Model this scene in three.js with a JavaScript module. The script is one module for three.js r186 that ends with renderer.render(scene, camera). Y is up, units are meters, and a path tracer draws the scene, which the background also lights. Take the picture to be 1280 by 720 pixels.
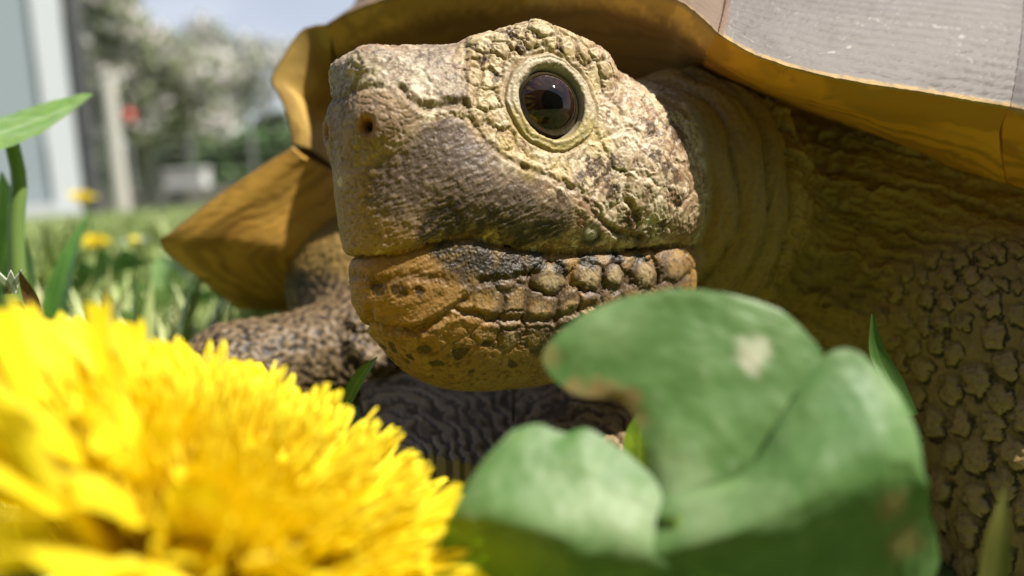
import * as THREE from 'three';
import { mergeGeometries, mergeVertices } from 'three/addons/utils/BufferGeometryUtils.js';

// ---------------------------------------------------------------- camera, sky, sun, exposure
const R = Math.PI / 180, FOV = 38, F_PX = 360 / Math.tan(FOV / 2 * R), MM = 0.001;
const scene = new THREE.Scene();
const camera = new THREE.PerspectiveCamera(FOV, 16 / 9, 0.004, 400);
camera.position.set(0, 0.058, 0);
camera.rotation.set(-7 * R, 0, -3.5 * R, 'YXZ');
camera.updateMatrixWorld(true);
camera.focus = 0.1;
camera.userData.fStop = camera.getFocalLength() / 2.1;      // an opening of 2.1 mm
const SUN = new THREE.Vector3(0.50, 0.83, 0.23).transformDirection(camera.matrixWorld);
const sun = new THREE.DirectionalLight(new THREE.Color(1, 0.93, 0.82), 5);
sun.name = 'sun'; sun.position.copy(SUN).multiplyScalar(3); sun.castShadow = true;
sun.shadow.mapSize.set(4096, 4096); sun.shadow.radius = 1.2;
Object.assign(sun.shadow.camera, { left: -1.5, right: 1.5, top: 1.5, bottom: -1.5, near: 0.1, far: 10 });
scene.add(sun, sun.target);
const renderer = new THREE.WebGLRenderer({ antialias: true });
renderer.toneMapping = THREE.LinearToneMapping; renderer.toneMappingExposure = 1.5;
renderer.shadowMap.enabled = true;

// ---------------------------------------------------------------- noise and small maths
function rng(a) { return () => { a = (a + 0x6d2b79f5) | 0; let t = Math.imul(a ^ (a >>> 15), 1 | a); t = (t + Math.imul(t ^ (t >>> 7), 61 | t)) ^ t; return ((t ^ (t >>> 14)) >>> 0) / 4294967296; }; }
const PERM = new Uint8Array(512); { const r = rng(7), p = [...Array(256).keys()]; for (let i = 255; i > 0; i--) { const j = Math.floor(r() * (i + 1)); [p[i], p[j]] = [p[j], p[i]]; } for (let i = 0; i < 512; i++) PERM[i] = p[i & 255]; }
const GR = new Float32Array(768); { const r = rng(11); for (let i = 0; i < 256; i++) { let x, y, z, l; do { x = r() * 2 - 1; y = r() * 2 - 1; z = r() * 2 - 1; l = Math.hypot(x, y, z); } while (l > 1 || l < .1); GR[i * 3] = x / l; GR[i * 3 + 1] = y / l; GR[i * 3 + 2] = z / l; } }
function noise(x, y, z) {
  const X = Math.floor(x), Y = Math.floor(y), Z = Math.floor(z); x -= X; y -= Y; z -= Z;
  const u = x * x * x * (x * (x * 6 - 15) + 10), v = y * y * y * (y * (y * 6 - 15) + 10), w = z * z * z * (z * (z * 6 - 15) + 10);
  const A = PERM[X & 255], B = PERM[(X + 1) & 255], y0 = Y & 255, y1 = (Y + 1) & 255, z0 = Z & 255, z1 = (Z + 1) & 255;
  const AA = PERM[A + y0], AB = PERM[A + y1], BA = PERM[B + y0], BB = PERM[B + y1];
  const g = (h, a, b, c) => { h *= 3; return GR[h] * a + GR[h + 1] * b + GR[h + 2] * c; };
  const a00 = g(PERM[AA + z0], x, y, z), a01 = g(PERM[AA + z1], x, y, z - 1), a10 = g(PERM[AB + z0], x, y - 1, z), a11 = g(PERM[AB + z1], x, y - 1, z - 1);
  const b00 = g(PERM[BA + z0], x - 1, y, z), b01 = g(PERM[BA + z1], x - 1, y, z - 1), b10 = g(PERM[BB + z0], x - 1, y - 1, z), b11 = g(PERM[BB + z1], x - 1, y - 1, z - 1);
  const c00 = a00 + (b00 - a00) * u, c01 = a01 + (b01 - a01) * u, c10 = a10 + (b10 - a10) * u, c11 = a11 + (b11 - a11) * u;
  const d0 = c00 + (c10 - c00) * v, d1 = c01 + (c11 - c01) * v;
  return (d0 + (d1 - d0) * w) * 1.6;
}
function fbm(x, y, z, n = 4) { let s = 0, a = .5; for (let i = 0; i < n; i++) { s += a * noise(x, y, z); x = x * 2.03 + 7.1; y = y * 2.03 + 3.7; z = z * 2.03 + 1.9; a *= .5; } return s; }
const ridge = (x, y, z) => 1 - Math.abs(noise(x, y, z)) * 2;
const clamp = (x, a = 0, b = 1) => x < a ? a : x > b ? b : x;
const ss = (a, b, x) => { x = clamp((x - a) / (b - a)); return x * x * (3 - 2 * x); };
const mix = (a, b, t) => a + (b - a) * t;
const mixc = (c, d, t) => { t = clamp(t); c[0] += (d[0] - c[0]) * t; c[1] += (d[1] - c[1]) * t; c[2] += (d[2] - c[2]) * t; };
const smin = (a, b, k) => { const h = Math.max(k - Math.abs(a - b), 0) / k; return Math.min(a, b) - h * h * k * .25; };
const smax = (a, b, k) => -smin(-a, -b, k);
function tab(pts) {                                          // smooth table through (x, y) pairs
  const x0 = pts[0][0], x1 = pts[pts.length - 1][0], N = 400, t = new Float32Array(N + 1);
  for (let i = 0; i <= N; i++) {
    const x = x0 + (x1 - x0) * i / N; let k = 0; while (k < pts.length - 2 && x > pts[k + 1][0]) k++;
    const a = pts[Math.max(k - 1, 0)], b = pts[k], c = pts[k + 1], d = pts[Math.min(k + 2, pts.length - 1)], u = (x - b[0]) / (c[0] - b[0]), L = c[0] - b[0];
    const m0 = (c[1] - a[1]) / (c[0] - a[0] || 1) * L, m1 = (d[1] - b[1]) / (d[0] - b[0] || 1) * L;
    t[i] = (2 * u ** 3 - 3 * u * u + 1) * b[1] + (u ** 3 - 2 * u * u + u) * m0 + (-2 * u ** 3 + 3 * u * u) * c[1] + (u ** 3 - u * u) * m1;
  }
  return (x) => { x = clamp((x - x0) / (x1 - x0)) * N; const i = Math.min(x | 0, N - 1); return t[i] + (t[i + 1] - t[i]) * (x - i); };
}
// millimetres along the lens axis: a direction of sight and a distance give a place
const at = (px, py, D) => [(px - 640) * D / F_PX, (360 - py) * D / F_PX, -D];
const V = (a) => new THREE.Vector3(a[0], a[1], a[2]);
const toWorld = (a) => V(a).multiplyScalar(MM).applyMatrix4(camera.matrixWorld);
function catmull(P, t) {
  const n = P.length - 1; t = clamp(t) * n; const i = Math.min(t | 0, n - 1), u = t - i;
  const a = P[Math.max(i - 1, 0)], b = P[i], c = P[i + 1], d = P[Math.min(i + 2, n)], o = [];
  for (let k = 0; k < b.length; k++) {
    const m0 = i > 0 ? (c[k] - a[k]) / 2 : c[k] - b[k], m1 = i < n - 1 ? (d[k] - b[k]) / 2 : c[k] - b[k];
    o.push((2 * u ** 3 - 3 * u * u + 1) * b[k] + (u ** 3 - 2 * u * u + u) * m0 + (-2 * u ** 3 + 3 * u * u) * c[k] + (u ** 3 - u * u) * m1);
  }
  return o;
}

// ---------------------------------------------------------------- things, parts, materials
const used = {};
function numbered(n) { const k = used[n] = (used[n] ?? -1) + 1; return k ? n + '_' + String(k).padStart(3, '0') : n; }
function tag(o, label, category, group) { o.userData.label = label; o.userData.category = category; if (group) o.userData.group = group; return o; }
function thing(name, label, category, p, group) { const g = new THREE.Group(); g.name = numbered(name); g.position.copy(p); scene.add(g); return tag(g, label, category, group); }
function shade(o) { o.castShadow = o.receiveShadow = true; return o; }
function part(name, geo, mat, parent) { const m = shade(new THREE.Mesh(geo, mat)); m.name = name; parent.add(m); return m; }
function struct(name, geo, mat) { const m = shade(new THREE.Mesh(geo, mat)); m.name = name; m.userData.kind = 'structure'; scene.add(m); return m; }
const VC = (o = {}) => new THREE.MeshPhysicalMaterial({ color: 0xffffff, vertexColors: true, roughness: .6, side: THREE.DoubleSide, ...o });
// geometry from lens-axis millimetres, re-centred on a base point in the world
function geoOf(pos, idx, col, base = new THREE.Vector3(), nor) {
  const g = new THREE.BufferGeometry(), n = pos.length / 3, a = new Float32Array(n * 3), m = camera.matrixWorld, v = new THREE.Vector3();
  for (let i = 0; i < n; i++) { v.set(pos[i * 3], pos[i * 3 + 1], pos[i * 3 + 2]).multiplyScalar(MM).applyMatrix4(m).sub(base); v.toArray(a, i * 3); }
  g.setAttribute('position', new THREE.BufferAttribute(a, 3));
  if (col) g.setAttribute('color', new THREE.BufferAttribute(new Float32Array(col), 3));
  g.setIndex(idx.length ? new THREE.BufferAttribute(new Uint32Array(idx), 1) : null);
  g.computeVertexNormals();
  return g;
}

// ---------------------------------------------------------------- sky
{
  const W = 1024, H = 512, d = new Float32Array(W * H * 4);
  for (let j = 0; j < H; j++) for (let i = 0; i < W; i++) {
    const el = ((j + .5) / H - .5) * Math.PI, az = ((i + .5) / W - .5) * 2 * Math.PI, x = Math.cos(el) * Math.cos(az), y = Math.sin(el), z = Math.cos(el) * Math.sin(az);
    const up = Math.max(y, 0), q = 1 / (up + .22), c = ss(-.12, .32, fbm(x * q * .9 + 3, 2.2, z * q * .9 + 8, 5) + .02);
    const o = (j * W + i) * 4, h = Math.pow(1 - up, 2);
    d[o] = mix(mix(.08, .70, h), .72, c * .85); d[o + 1] = mix(mix(.16, .75, h), .75, c * .85); d[o + 2] = mix(mix(.36, .82, h), .80, c * .85); d[o + 3] = 1; for (let k = 0; k < 3; k++) d[o + k] *= .8;
  }
  const t = new THREE.DataTexture(d, W, H, THREE.RGBAFormat, THREE.FloatType); t.mapping = THREE.EquirectangularReflectionMapping; t.magFilter = t.minFilter = THREE.LinearFilter; t.needsUpdate = true;
  scene.background = t; scene.environment = t;
}

// ================================================================ THE SETTING
// ================================================================ THE SETTING
const W = (px, py, D) => toWorld(at(px, py, D * 1000));       // a place along a line of sight, D metres away along the lens axis
const onGround = (px, D) => { const p = W(px, 240, D); p.y = 0; return p; };
const lin = (r, g, b) => new THREE.Color().setRGB(r, g, b);
function matte(c, o = {}) { return new THREE.MeshStandardMaterial({ color: c, roughness: .9, ...o }); }
{ // ---- ground: soil under the grass, turf further off
  const S = 512, d = new Uint8Array(S * S * 4);
  for (let j = 0; j < S; j++) for (let i = 0; i < S; i++) {
    const a = i / S * Math.PI * 2, b = j / S * Math.PI * 2, n = fbm(Math.cos(a) * 3 + 5, Math.sin(a) * 3 + Math.cos(b) * 3, Math.sin(b) * 3, 5), m = fbm(Math.cos(a) * 14, Math.sin(a) * 14 + Math.cos(b) * 14, Math.sin(b) * 14, 3), c = [82, 98, 44];
    mixc(c, [112, 124, 60], ss(-.3, .5, n)); mixc(c, [60, 56, 34], ss(.05, .5, m)); const o = (j * S + i) * 4; d[o] = c[0]; d[o + 1] = c[1]; d[o + 2] = c[2]; d[o + 3] = 255;
  }
  const t = new THREE.DataTexture(d, S, S); t.colorSpace = THREE.SRGBColorSpace; t.wrapS = t.wrapT = THREE.RepeatWrapping; t.magFilter = THREE.LinearFilter; t.repeat.set(260, 260); t.needsUpdate = true;
  struct('ground', new THREE.PlaneGeometry(260, 260).rotateX(-Math.PI / 2), new THREE.MeshStandardMaterial({ map: t, roughness: .95 }));
}
function bladeGeo(w, bend, seg = 4) {                         // one blade of grass, 1 tall
  const p = [], ix = [], c = [];
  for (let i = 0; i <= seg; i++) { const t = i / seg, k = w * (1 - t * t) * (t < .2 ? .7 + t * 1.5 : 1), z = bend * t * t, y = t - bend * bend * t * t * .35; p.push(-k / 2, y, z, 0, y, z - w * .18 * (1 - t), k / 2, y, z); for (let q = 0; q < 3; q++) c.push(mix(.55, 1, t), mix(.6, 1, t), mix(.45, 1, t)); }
  for (let i = 0; i < seg; i++) for (const q of [0, 1]) { const a = i * 3 + q; ix.push(a, a + 1, a + 3, a + 1, a + 4, a + 3); }
  const g = new THREE.BufferGeometry(); g.setAttribute('position', new THREE.Float32BufferAttribute(p, 3)); g.setIndex(ix); g.computeVertexNormals(); return g;
}
const leafMat = (o = {}) => new THREE.MeshPhysicalMaterial({ color: 0xffffff, roughness: .55, transmission: .35, thickness: 0, side: THREE.DoubleSide, ...o });
{ // ---- lawn
  const r = rng(31), M = new THREE.Matrix4(), q = new THREE.Quaternion(), e = new THREE.Euler(), C = new THREE.Color();
  const lists = [[], [], []];
  const put = (x, z, h, k) => { e.set((r() - .5) * .7, r() * 6.283, (r() - .5) * .7); q.setFromEuler(e); M.compose(new THREE.Vector3(x, -.001, z), q, new THREE.Vector3(h * (.8 + r() * .5), h, h)); const n = fbm(x * 9, 1, z * 9, 3); lists[k].push([M.clone(), n + r() * .5]); };
  const bands = [[.13, .5, 9000, 1], [.5, 1.4, 14000, 1.1], [1.4, 5, 20000, 1.7], [5, 13, 12000, 3]];
  for (const [a, b, n, s] of bands) for (let i = 0; i < n; i++) {
    const D = Math.sqrt(mix(a * a, b * b, r())), px = a < .5 ? mix(-160, 560, r()) : mix(-120, 1400, r() < .75 ? r() * .36 : r()), p = onGround(px, D);
    if (px > 200 && D < .27 && !(px < 330 && D > .2)) continue;
    put(p.x, p.z, (.02 + .026 * r()) * (a > 1 ? 1 + .1 * s : 1) * (.75 + .5 * ss(-.3, .4, noise(p.x * 14, 3, p.z * 14))), i % 3);
  }
  for (let i = 0; i < 1500; i++) { const p = onGround(mix(-300, 420, r()), mix(.05, .16, r())), h = .008 + .012 * r(); put(p.x, p.z, h, i % 3); }  // short turf underneath
  for (let i = 0; i < 5000; i++) { const p = onGround(mix(1250, 2600, r()), Math.sqrt(mix(.04, .3, r()))); put(p.x, p.z, .016 + .02 * r(), i % 3); }
  const shapes = [bladeGeo(.085, .25), bladeGeo(.07, .5), bladeGeo(.13, .35)];
  const parts = lists.map((l, k) => { const m = new THREE.InstancedMesh(shapes[k], leafMat({ roughness: .42, transmission: 0 }), l.length); l.forEach(([mm, n], i) => { m.setMatrixAt(i, mm); C.setRGB(...(() => { const c = [.22, .31, .06]; mixc(c, [.40, .47, .19], ss(-.1, .7, n)); if (n > .6) mixc(c, [.46, .42, .2], .35); return c; })()); m.setColorAt(i, C); }); m.castShadow = m.receiveShadow = true; return m; });
  const names = ['grass', 'grass', 'grass'], says = ['upright green lawn grass round the tortoise', 'bent green lawn grass round the tortoise', 'broad bladed green lawn grass round the tortoise'];
  parts.forEach((m, k) => { m.name = numbered(names[k]); tag(m, says[k], 'grass'); m.userData.kind = 'stuff'; scene.add(m); });
}
const up = new THREE.Vector3(0, 1, 0);
function boxAt(w, h, d, x, y, z) { return new THREE.BoxGeometry(w, h, d).translate(x, y, z); }
{ // ---- house at the far left
  const corner = onGround(101, 5.2), g = thing('house', 'pale grey rendered house corner with white corner board at the left edge', 'house', corner);
  g.rotation.y = 34 * R; const wallC = matte(lin(.27, .32, .35)), board = matte(lin(.55, .58, .62)), dark = matte(lin(.07, .07, .075), { roughness: .6 });
  part('wall', boxAt(4, 2.3, .25, -2.16, 1.15, -.125), wallC, g); part('wall', boxAt(.25, 2.3, 4, -.29, 1.15, -2.26), wallC, g);
  part('corner_board', boxAt(.16, 2.3, .03, -.075, 1.15, .016), board, g);
  part('plinth', boxAt(4.02, .12, .05, -2.15, .06, .058), matte(lin(.5, .52, .55)), g);
  part('downpipe', new THREE.CylinderGeometry(.05, .05, 2.25, 20).translate(.07, 1.125, -.03), dark, g);
  for (const y of [.5, 1.4]) part('pipe_clip', new THREE.TorusGeometry(.056, .008, 8, 24).rotateX(Math.PI / 2).translate(.07, y, -.03), dark, g);
  const roof = part('roof', boxAt(4.6, .08, 4.9, -2.0, 2.36, -2.1), matte(lin(.16, .12, .1)), g); roof.rotation.z = 0;
  part('gutter', new THREE.CylinderGeometry(.06, .06, 4.5, 16, 1, true, 0, Math.PI).rotateZ(Math.PI / 2).translate(-2, 2.3, .4), dark, g).material.side = THREE.DoubleSide;
}
{ // ---- post
  const g = thing('wooden_post', 'pale weathered post standing between the house and blossom tree', 'post', onGround(149, 6));
  const geo = new THREE.CylinderGeometry(.058, .064, 1.02, 28, 24), p = geo.attributes.position;
  for (let i = 0; i < p.count; i++) { const a = Math.atan2(p.getZ(i), p.getX(i)), n = noise(Math.cos(a) * 4, p.getY(i) * 2, Math.sin(a) * 4) * .004; p.setX(i, p.getX(i) + Math.cos(a) * n); p.setZ(i, p.getZ(i) + Math.sin(a) * n); }
  geo.computeVertexNormals(); part('shaft', geo.translate(0, .51, 0), matte(lin(.5, .48, .44)), g); part('cap', new THREE.ConeGeometry(.07, .05, 28).translate(0, 1.047, 0), matte(lin(.42, .4, .36)), g);
}
{ // ---- blossom tree
  const base = onGround(190, 8), g = thing('apple_tree', 'tree in white blossom behind the pale post', 'tree', base), r = rng(77), limbs = [], ends = [];
  const limb = (a, b, ra, rb) => { const m = a.clone().lerp(b, .5); m.x += (r() - .5) * .12; m.z += (r() - .5) * .12; const c = new THREE.CatmullRomCurve3([a, m, b]), t = new THREE.TubeGeometry(c, 12, 1, 10), p = t.attributes.position; for (let i = 0; i < p.count; i++) { const k = Math.floor(i / 11) / 12, q = c.getPointAt(k), s = mix(ra, rb, k); p.setXYZ(i, q.x + (p.getX(i) - q.x) * s, q.y + (p.getY(i) - q.y) * s, q.z + (p.getZ(i) - q.z) * s); } t.computeVertexNormals(); return t; };
  const bark = matte(lin(.30, .28, .24)), fork = new THREE.Vector3(-.03, .62, 0);
  part('trunk', limb(new THREE.Vector3(), fork, .085, .065), bark, g);
  for (let i = 0; i < 13; i++) { const a = i * 2.4 + r() * .5, el = .35 + r() * .8, L = .8 + r() * .55, e = fork.clone().add(new THREE.Vector3(Math.cos(a) * Math.cos(el) * L, Math.sin(el) * L * 1.15, Math.sin(a) * Math.cos(el) * L)); limbs.push(limb(fork, e, .035, .008)); ends.push(e); for (let k = 0; k < 4; k++) { const s = fork.clone().lerp(e, .45 + r() * .45), f = s.clone().add(new THREE.Vector3((r() - .5) * .8, (r() - .25) * .6, (r() - .5) * .8)); limbs.push(limb(s, f, .014, .004)); ends.push(f); } }
  part('limb', mergeGeometries(limbs), bark, g);
  const leaf = new THREE.BufferGeometry(); leaf.setAttribute('position', new THREE.Float32BufferAttribute([0, 0, 0, -.014, .02, .004, .014, .02, .004, 0, .05, -.006], 3)); leaf.setIndex([0, 2, 1, 1, 2, 3]); leaf.computeVertexNormals();
  const fl = []; for (let k = 0; k < 5; k++) { const p = new THREE.CircleGeometry(.011, 6).translate(0, .014, 0).rotateX(-.5).rotateZ(k * 1.2566); fl.push(p); } const flower = mergeGeometries(fl);
  const NL = 9000, NB = 6500, fo = new THREE.InstancedMesh(leaf, leafMat({ roughness: .6, transmission: 0 }), NL), bl = new THREE.InstancedMesh(flower, leafMat({ roughness: .7, transmission: 0 }), NB), M = new THREE.Matrix4(), q = new THREE.Quaternion(), C = new THREE.Color();
  const spot = (s) => { const e = ends[Math.floor(r() * ends.length)]; let x, y, z; do { x = r() * 2 - 1; y = r() * 2 - 1; z = r() * 2 - 1; } while (x * x + y * y + z * z > 1); return new THREE.Vector3(e.x + x * s, e.y + y * s * .8, e.z + z * s); };
  const turn = () => q.setFromEuler(new THREE.Euler(r() * 6.3, r() * 6.3, r() * 6.3));
  for (let i = 0; i < NL; i++) { const s = 1 + r(); M.compose(spot(.26), turn(), new THREE.Vector3(s, s, s)); fo.setMatrixAt(i, M); const t = r(); fo.setColorAt(i, C.setRGB(mix(.16, .27, t), mix(.2, .33, t), mix(.08, .14, t))); }
  for (let i = 0; i < NB; i++) { const s = 1 + r() * 1.1; M.compose(spot(.25), turn(), new THREE.Vector3(s, s, s)); bl.setMatrixAt(i, M); const t = r(); bl.setColorAt(i, C.setRGB(.78, mix(.7, .77, t), mix(.7, .76, t))); }
  for (const [m, n] of [[fo, 'foliage'], [bl, 'blossom']]) { m.name = n; m.userData.kind = 'stuff'; m.castShadow = m.receiveShadow = true; g.add(m); }
  // a red ball on a cord
  const hang = W(161, 145, 7.0), h = thing('hanging_ball', 'small red ball hanging on a cord in front of blossom tree', 'ball', hang);
  part('ball', new THREE.SphereGeometry(.052, 32, 24), new THREE.MeshPhysicalMaterial({ color: lin(.62, .09, .06), roughness: .5 }), h); part('cord', new THREE.CylinderGeometry(.003, .003, .5, 6).translate(0, .3, 0), matte(lin(.2, .18, .15)), h); part('cap', new THREE.CylinderGeometry(.012, .018, .02, 16).translate(0, .055, 0), matte(lin(.3, .3, .3)), h);
}
{ // ---- low wall with a pale trough, wire fence, hedge
  const r = rng(5), a = onGround(190, 9.4), g = thing('garden_wall', 'low beige garden wall behind the blossom tree', 'wall', a), mats = [.36, .42, .48].map((v) => matte(lin(v, v * .95, v * .86)));
  for (let c = 0; c < 3; c++) for (let i = 0; i < 12; i++) { const w = .45, b = new THREE.BoxGeometry(w - .015, .075, .2 + r() * .02); part('block', b.translate(-.6 + i * w + (c % 2) * .2, .04 + c * .085, 0), mats[Math.floor(r() * 3)], g); }
  part('mortar', boxAt(5.6, .25, .17, 1.95, .125, 0), mats[0], g);
  const t = onGround(236, 9.7), tr = thing('planter_box', 'pale rectangular planter standing behind the low wall', 'planter', t), m = matte(lin(.62, .62, .62));
  part('side', boxAt(.44, .44, .02, 0, .22, .12), m, tr); part('side', boxAt(.44, .44, .02, 0, .22, -.12), m, tr); part('end', boxAt(.02, .44, .21, -.21, .22, 0), m, tr); part('end', boxAt(.02, .44, .21, .21, .22, 0), m, tr); part('rim', boxAt(.48, .03, .29, 0, .456, 0), matte(lin(.7, .7, .7)), tr); part('soil', boxAt(.4, .02, .2, 0, .4, 0), matte(lin(.05, .04, .03)), tr);
  const f = onGround(110, 11), fe = thing('wire_fence', 'wire fence with thin posts beyond the low garden wall', 'fence', f), pm = matte(lin(.3, .3, .29));
  for (let i = 0; i < 9; i++) part('fence_post', new THREE.CylinderGeometry(.03, .03, .95, 12).translate(i * .8 - 1, .475, 0), pm, fe);
  for (let k = 0; k < 6; k++) part('wire', new THREE.CylinderGeometry(.006, .006, 6.6, 6).rotateZ(Math.PI / 2).translate(2.2, .2 + k * .14, .034), pm, fe);
  const leaf = new THREE.BufferGeometry(); leaf.setAttribute('position', new THREE.Float32BufferAttribute([0, 0, 0, -.04, .05, .01, .04, .05, .01, 0, .12, -.01], 3)); leaf.setIndex([0, 2, 1, 1, 2, 3]); leaf.computeVertexNormals();
  const stemMat = matte(lin(.12, .09, .06)), bush = (name, label, cat, px, D, wdt, hgt, dep, col, n) => {
    const b = thing(name, label, cat, onGround(px, D)), im = new THREE.InstancedMesh(leaf, leafMat({ roughness: .6, transmission: 0 }), n), M = new THREE.Matrix4(), q = new THREE.Quaternion(), C = new THREE.Color();
    const stems = []; for (let i = 0; i < 14; i++) { const x = (r() - .5) * wdt * .85; stems.push(new THREE.CylinderGeometry(.012, .03, hgt * .8, 7).translate(x, hgt * .4, (r() - .5) * dep * .4)); } for (const s of stems) part('stem', s, stemMat, b);
    for (let i = 0; i < n; i++) { const x = (r() - .5) * wdt, t = Math.pow(r(), .7), top = hgt * (.82 + .3 * noise(x * 1.6 + px, D, 0)); q.setFromEuler(new THREE.Euler(r() * 6, r() * 6, r() * 6)); const s = .8 + r() * .8; M.compose(new THREE.Vector3(x, t * top + noise(x * 7, t * 5, 0) * .05, (r() - .5) * dep * (1.1 - t * .5)), q, new THREE.Vector3(s, s, s)); im.setMatrixAt(i, M); const k = .6 + r() * .7; im.setColorAt(i, C.setRGB(col[0] * k, col[1] * k, col[2] * k)); }
    im.name = 'foliage'; im.userData.kind = 'stuff'; im.castShadow = im.receiveShadow = true; b.add(im);
  };
  bush('hedge', 'dark green hedge behind the wire fence and post', 'hedge', 190, 12.5, 4.2, 1.3, .8, [.13, .17, .09], 11000);
  bush('shrub', 'brighter green shrub right of blossom tree at the shell edge', 'shrub', 335, 11.8, 1.7, 1.1, .8, [.10, .19, .05], 5000);
}

{ // ---- added unseen hedge behind the lens: blocks sky light, darkens the eye reflection
  const g = thing('hedge', 'added unseen dark hedge behind the camera to block sky light', 'hedge', new THREE.Vector3(.4, 0, 1.25)), r = rng(9), geo = new THREE.BoxGeometry(7, 2.1, .9, 160, 52, 12), p = geo.attributes.position;
  geo.translate(0, 1.05, .45); for (let i = 0; i < p.count; i++) { const x = p.getX(i), y = p.getY(i), z = p.getZ(i), n = fbm(x * 2, y * 2, z * 2, 4) * .12 + fbm(x * 9, y * 9, z * 9, 2) * .09; p.setXYZ(i, x + n * .4, y + (y > .1 ? n : 0), z + n); }
  const m = mergeVertices(geo); m.computeVertexNormals(); part('foliage', m, matte(lin(.035, .06, .02)), g);
}
// ================================================================ THE TORTOISE
// The head has axes of its own: f towards the nose, s towards its left (the side in view), h up.
const HA = 52 * R, HS = Math.sin(HA), HC = Math.cos(HA), HX = 3.68, HZ = -112;
const toHead = (p) => { const x = p[0] - HX, z = p[2] - HZ; return [-HS * x + HC * z, HC * x + HS * z, p[1]]; };
const fromHead = (f, s, h) => [HX - HS * f + HC * s, h, HZ + HC * f + HS * s];
const tHalf = tab([[-24, 8], [-20, 11.8], [-17, 14.2], [-14, 15.1], [-8, 14.9], [0, 13.6], [7, 11.9], [16, 9.8], [22, 8.3], [26, 7.2], [31, 6]]);
const tTop = tab([[-24, 26.5], [-20, 29.5], [-14, 28.6], [-6, 30.5], [4, 31.7], [10, 30.8], [16, 29.4], [24, 28], [28, 27.2], [31, 26.5]]);
const tMouth = tab([[-20, 6], [-12, 5.7], [-3, 4.9], [6, 4.6], [12, 5.1], [17, 6.1], [20, 5.6], [26, 3.8], [31, 3.8]]);
const tChin = tab([[-24, -6], [-15, -9], [-5, -12], [5, -13], [14, -12.6], [19, -10.8], [22, -8.4], [25, -5], [28, -3]]);
const tNeck = tab([[-34, 19.5], [-28, 18.6], [-22, 17.4], [-17, 15], [-12, 12]]);
const sphere = (p, c, r) => Math.hypot(p[0] - c[0], p[1] - c[1], p[2] - c[2]) - r;
const ell = (p, c, r) => { const x = (p[0] - c[0]) / r[0], y = (p[1] - c[1]) / r[1], z = (p[2] - c[2]) / r[2], k = Math.hypot(x, y, z), q = Math.hypot(x / r[0], y / r[1], z / r[2]); return q < 1e-6 ? -Math.min(...r) : k * (k - 1) / q; };
function cap(p, a, b, ra, rb) {
  const bx = b[0] - a[0], by = b[1] - a[1], bz = b[2] - a[2], px = p[0] - a[0], py = p[1] - a[1], pz = p[2] - a[2];
  const t = clamp((px * bx + py * by + pz * bz) / (bx * bx + by * by + bz * bz));
  return Math.hypot(px - bx * t, py - by * t, pz - bz * t) - (ra + (rb - ra) * t);
}
let EYE = null;                                              // set below: {c, n, u, v} in lens-axis millimetres
function skull(q) {                                          // upper head, lower jaw
  const f = q[0], s = q[1], h = q[2], a = Math.abs(s), hw = tHalf(f), hm = tMouth(f), top = tTop(f);
  const hc = hm + .3 * (top - hm), hh = h > hc ? top - hc : (hc - hm) * 1.7;
  const k = Math.pow(Math.pow(a / hw, 2.35) + Math.pow(Math.abs(h - hc) / hh, 2.35), 1 / 2.35);
  let d = (k - 1) * Math.min(hw, hh);
  const nose = h < 17 ? 29.6 - (17 - h) ** 2 * .009 : 29.6 - (h - 17) ** 2 * .012;
  d = smax(d, f - nose + s * s * .095, 3.2);
  d = smin(d, Math.min(cap([f, a, h], [12.5, 5.2, 28], [6.5, 6.9, 29.5], 1.8, 3.1), cap([f, a, h], [6.5, 6.9, 29.5], [-1, 8.4, 27.9], 3.1, 2.8)), 3.2);   // brow ridge
  d = smin(d, sphere([f, a, h], [26.6, 2, 24.4], 2.5), 1.6);                          // blunt top of the nose
  d = smin(d, sphere([f, a, h], [25.3, 3.0, 18.4], 3.7), 3);                       // nostril bulb
  d = smin(d, sphere([f, a, h], [-7, 8.5, 13], 6.9), 4);                             // cheek
  d = smin(d, cap([f, a, h], [17, 5.6, 12], [4, 9.2, 10], 3.9, 3.4), 4);             // side of the beak
  d = smax(d, hm - h, 1.1);
  const lower = hm - 3.2, hj = h < lower ? lower - tChin(f) : 6;
  const kj = Math.pow(Math.pow(a / (hw * .97 - .9), 2.25) + Math.pow(Math.abs(h - lower) / hj, 2.25), 1 / 2.25);
  let j = (kj - 1) * Math.min(hw, hj);
  j = smax(j, f - 27.5 + s * s * .10 + Math.max(0, -1 - h) ** 2 * .035, 4.5);
  j = smax(j, h - hm + .15, .9);
  j = smax(j, -19 - f, 3); d = smax(d, -18.5 - f, 3);
  return [d, j];
}
function dHead(p) {
  const q = toHead(p); let [d, j] = skull(q);
  if (EYE) {
    const x = p[0] - EYE.c[0], y = p[1] - EYE.c[1], z = p[2] - EYE.c[2];
    const n = x * EYE.n[0] + y * EYE.n[1] + z * EYE.n[2], u = (x * EYE.u[0] + y * EYE.u[1] + z * EYE.u[2]) / 1.0, v = (x * EYE.v[0] + y * EYE.v[1] + z * EYE.v[2]) / 1.06;
    const r = Math.hypot(u, v) + .3 * noise(u * .3, v * .3, 9);
    d = smin(d, Math.hypot(x + 6 * EYE.n[0], y + 6 * EYE.n[1], z + 6 * EYE.n[2]) - 7.65, 2.5);  // swelling round the eye
    d = smax(d, -(Math.hypot(u, v, n + .4) - 4.4), .8);                              // socket
    d = smin(d, Math.hypot(r - 5.0, (n + .38) * 1.15) - 1.0 - .25 * noise(u * .5, v * .5, 4) - .12 * (v > 0 ? v / 5 : 0), .6);                       // lid
  }
  return Math.min(d, j);
}
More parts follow.
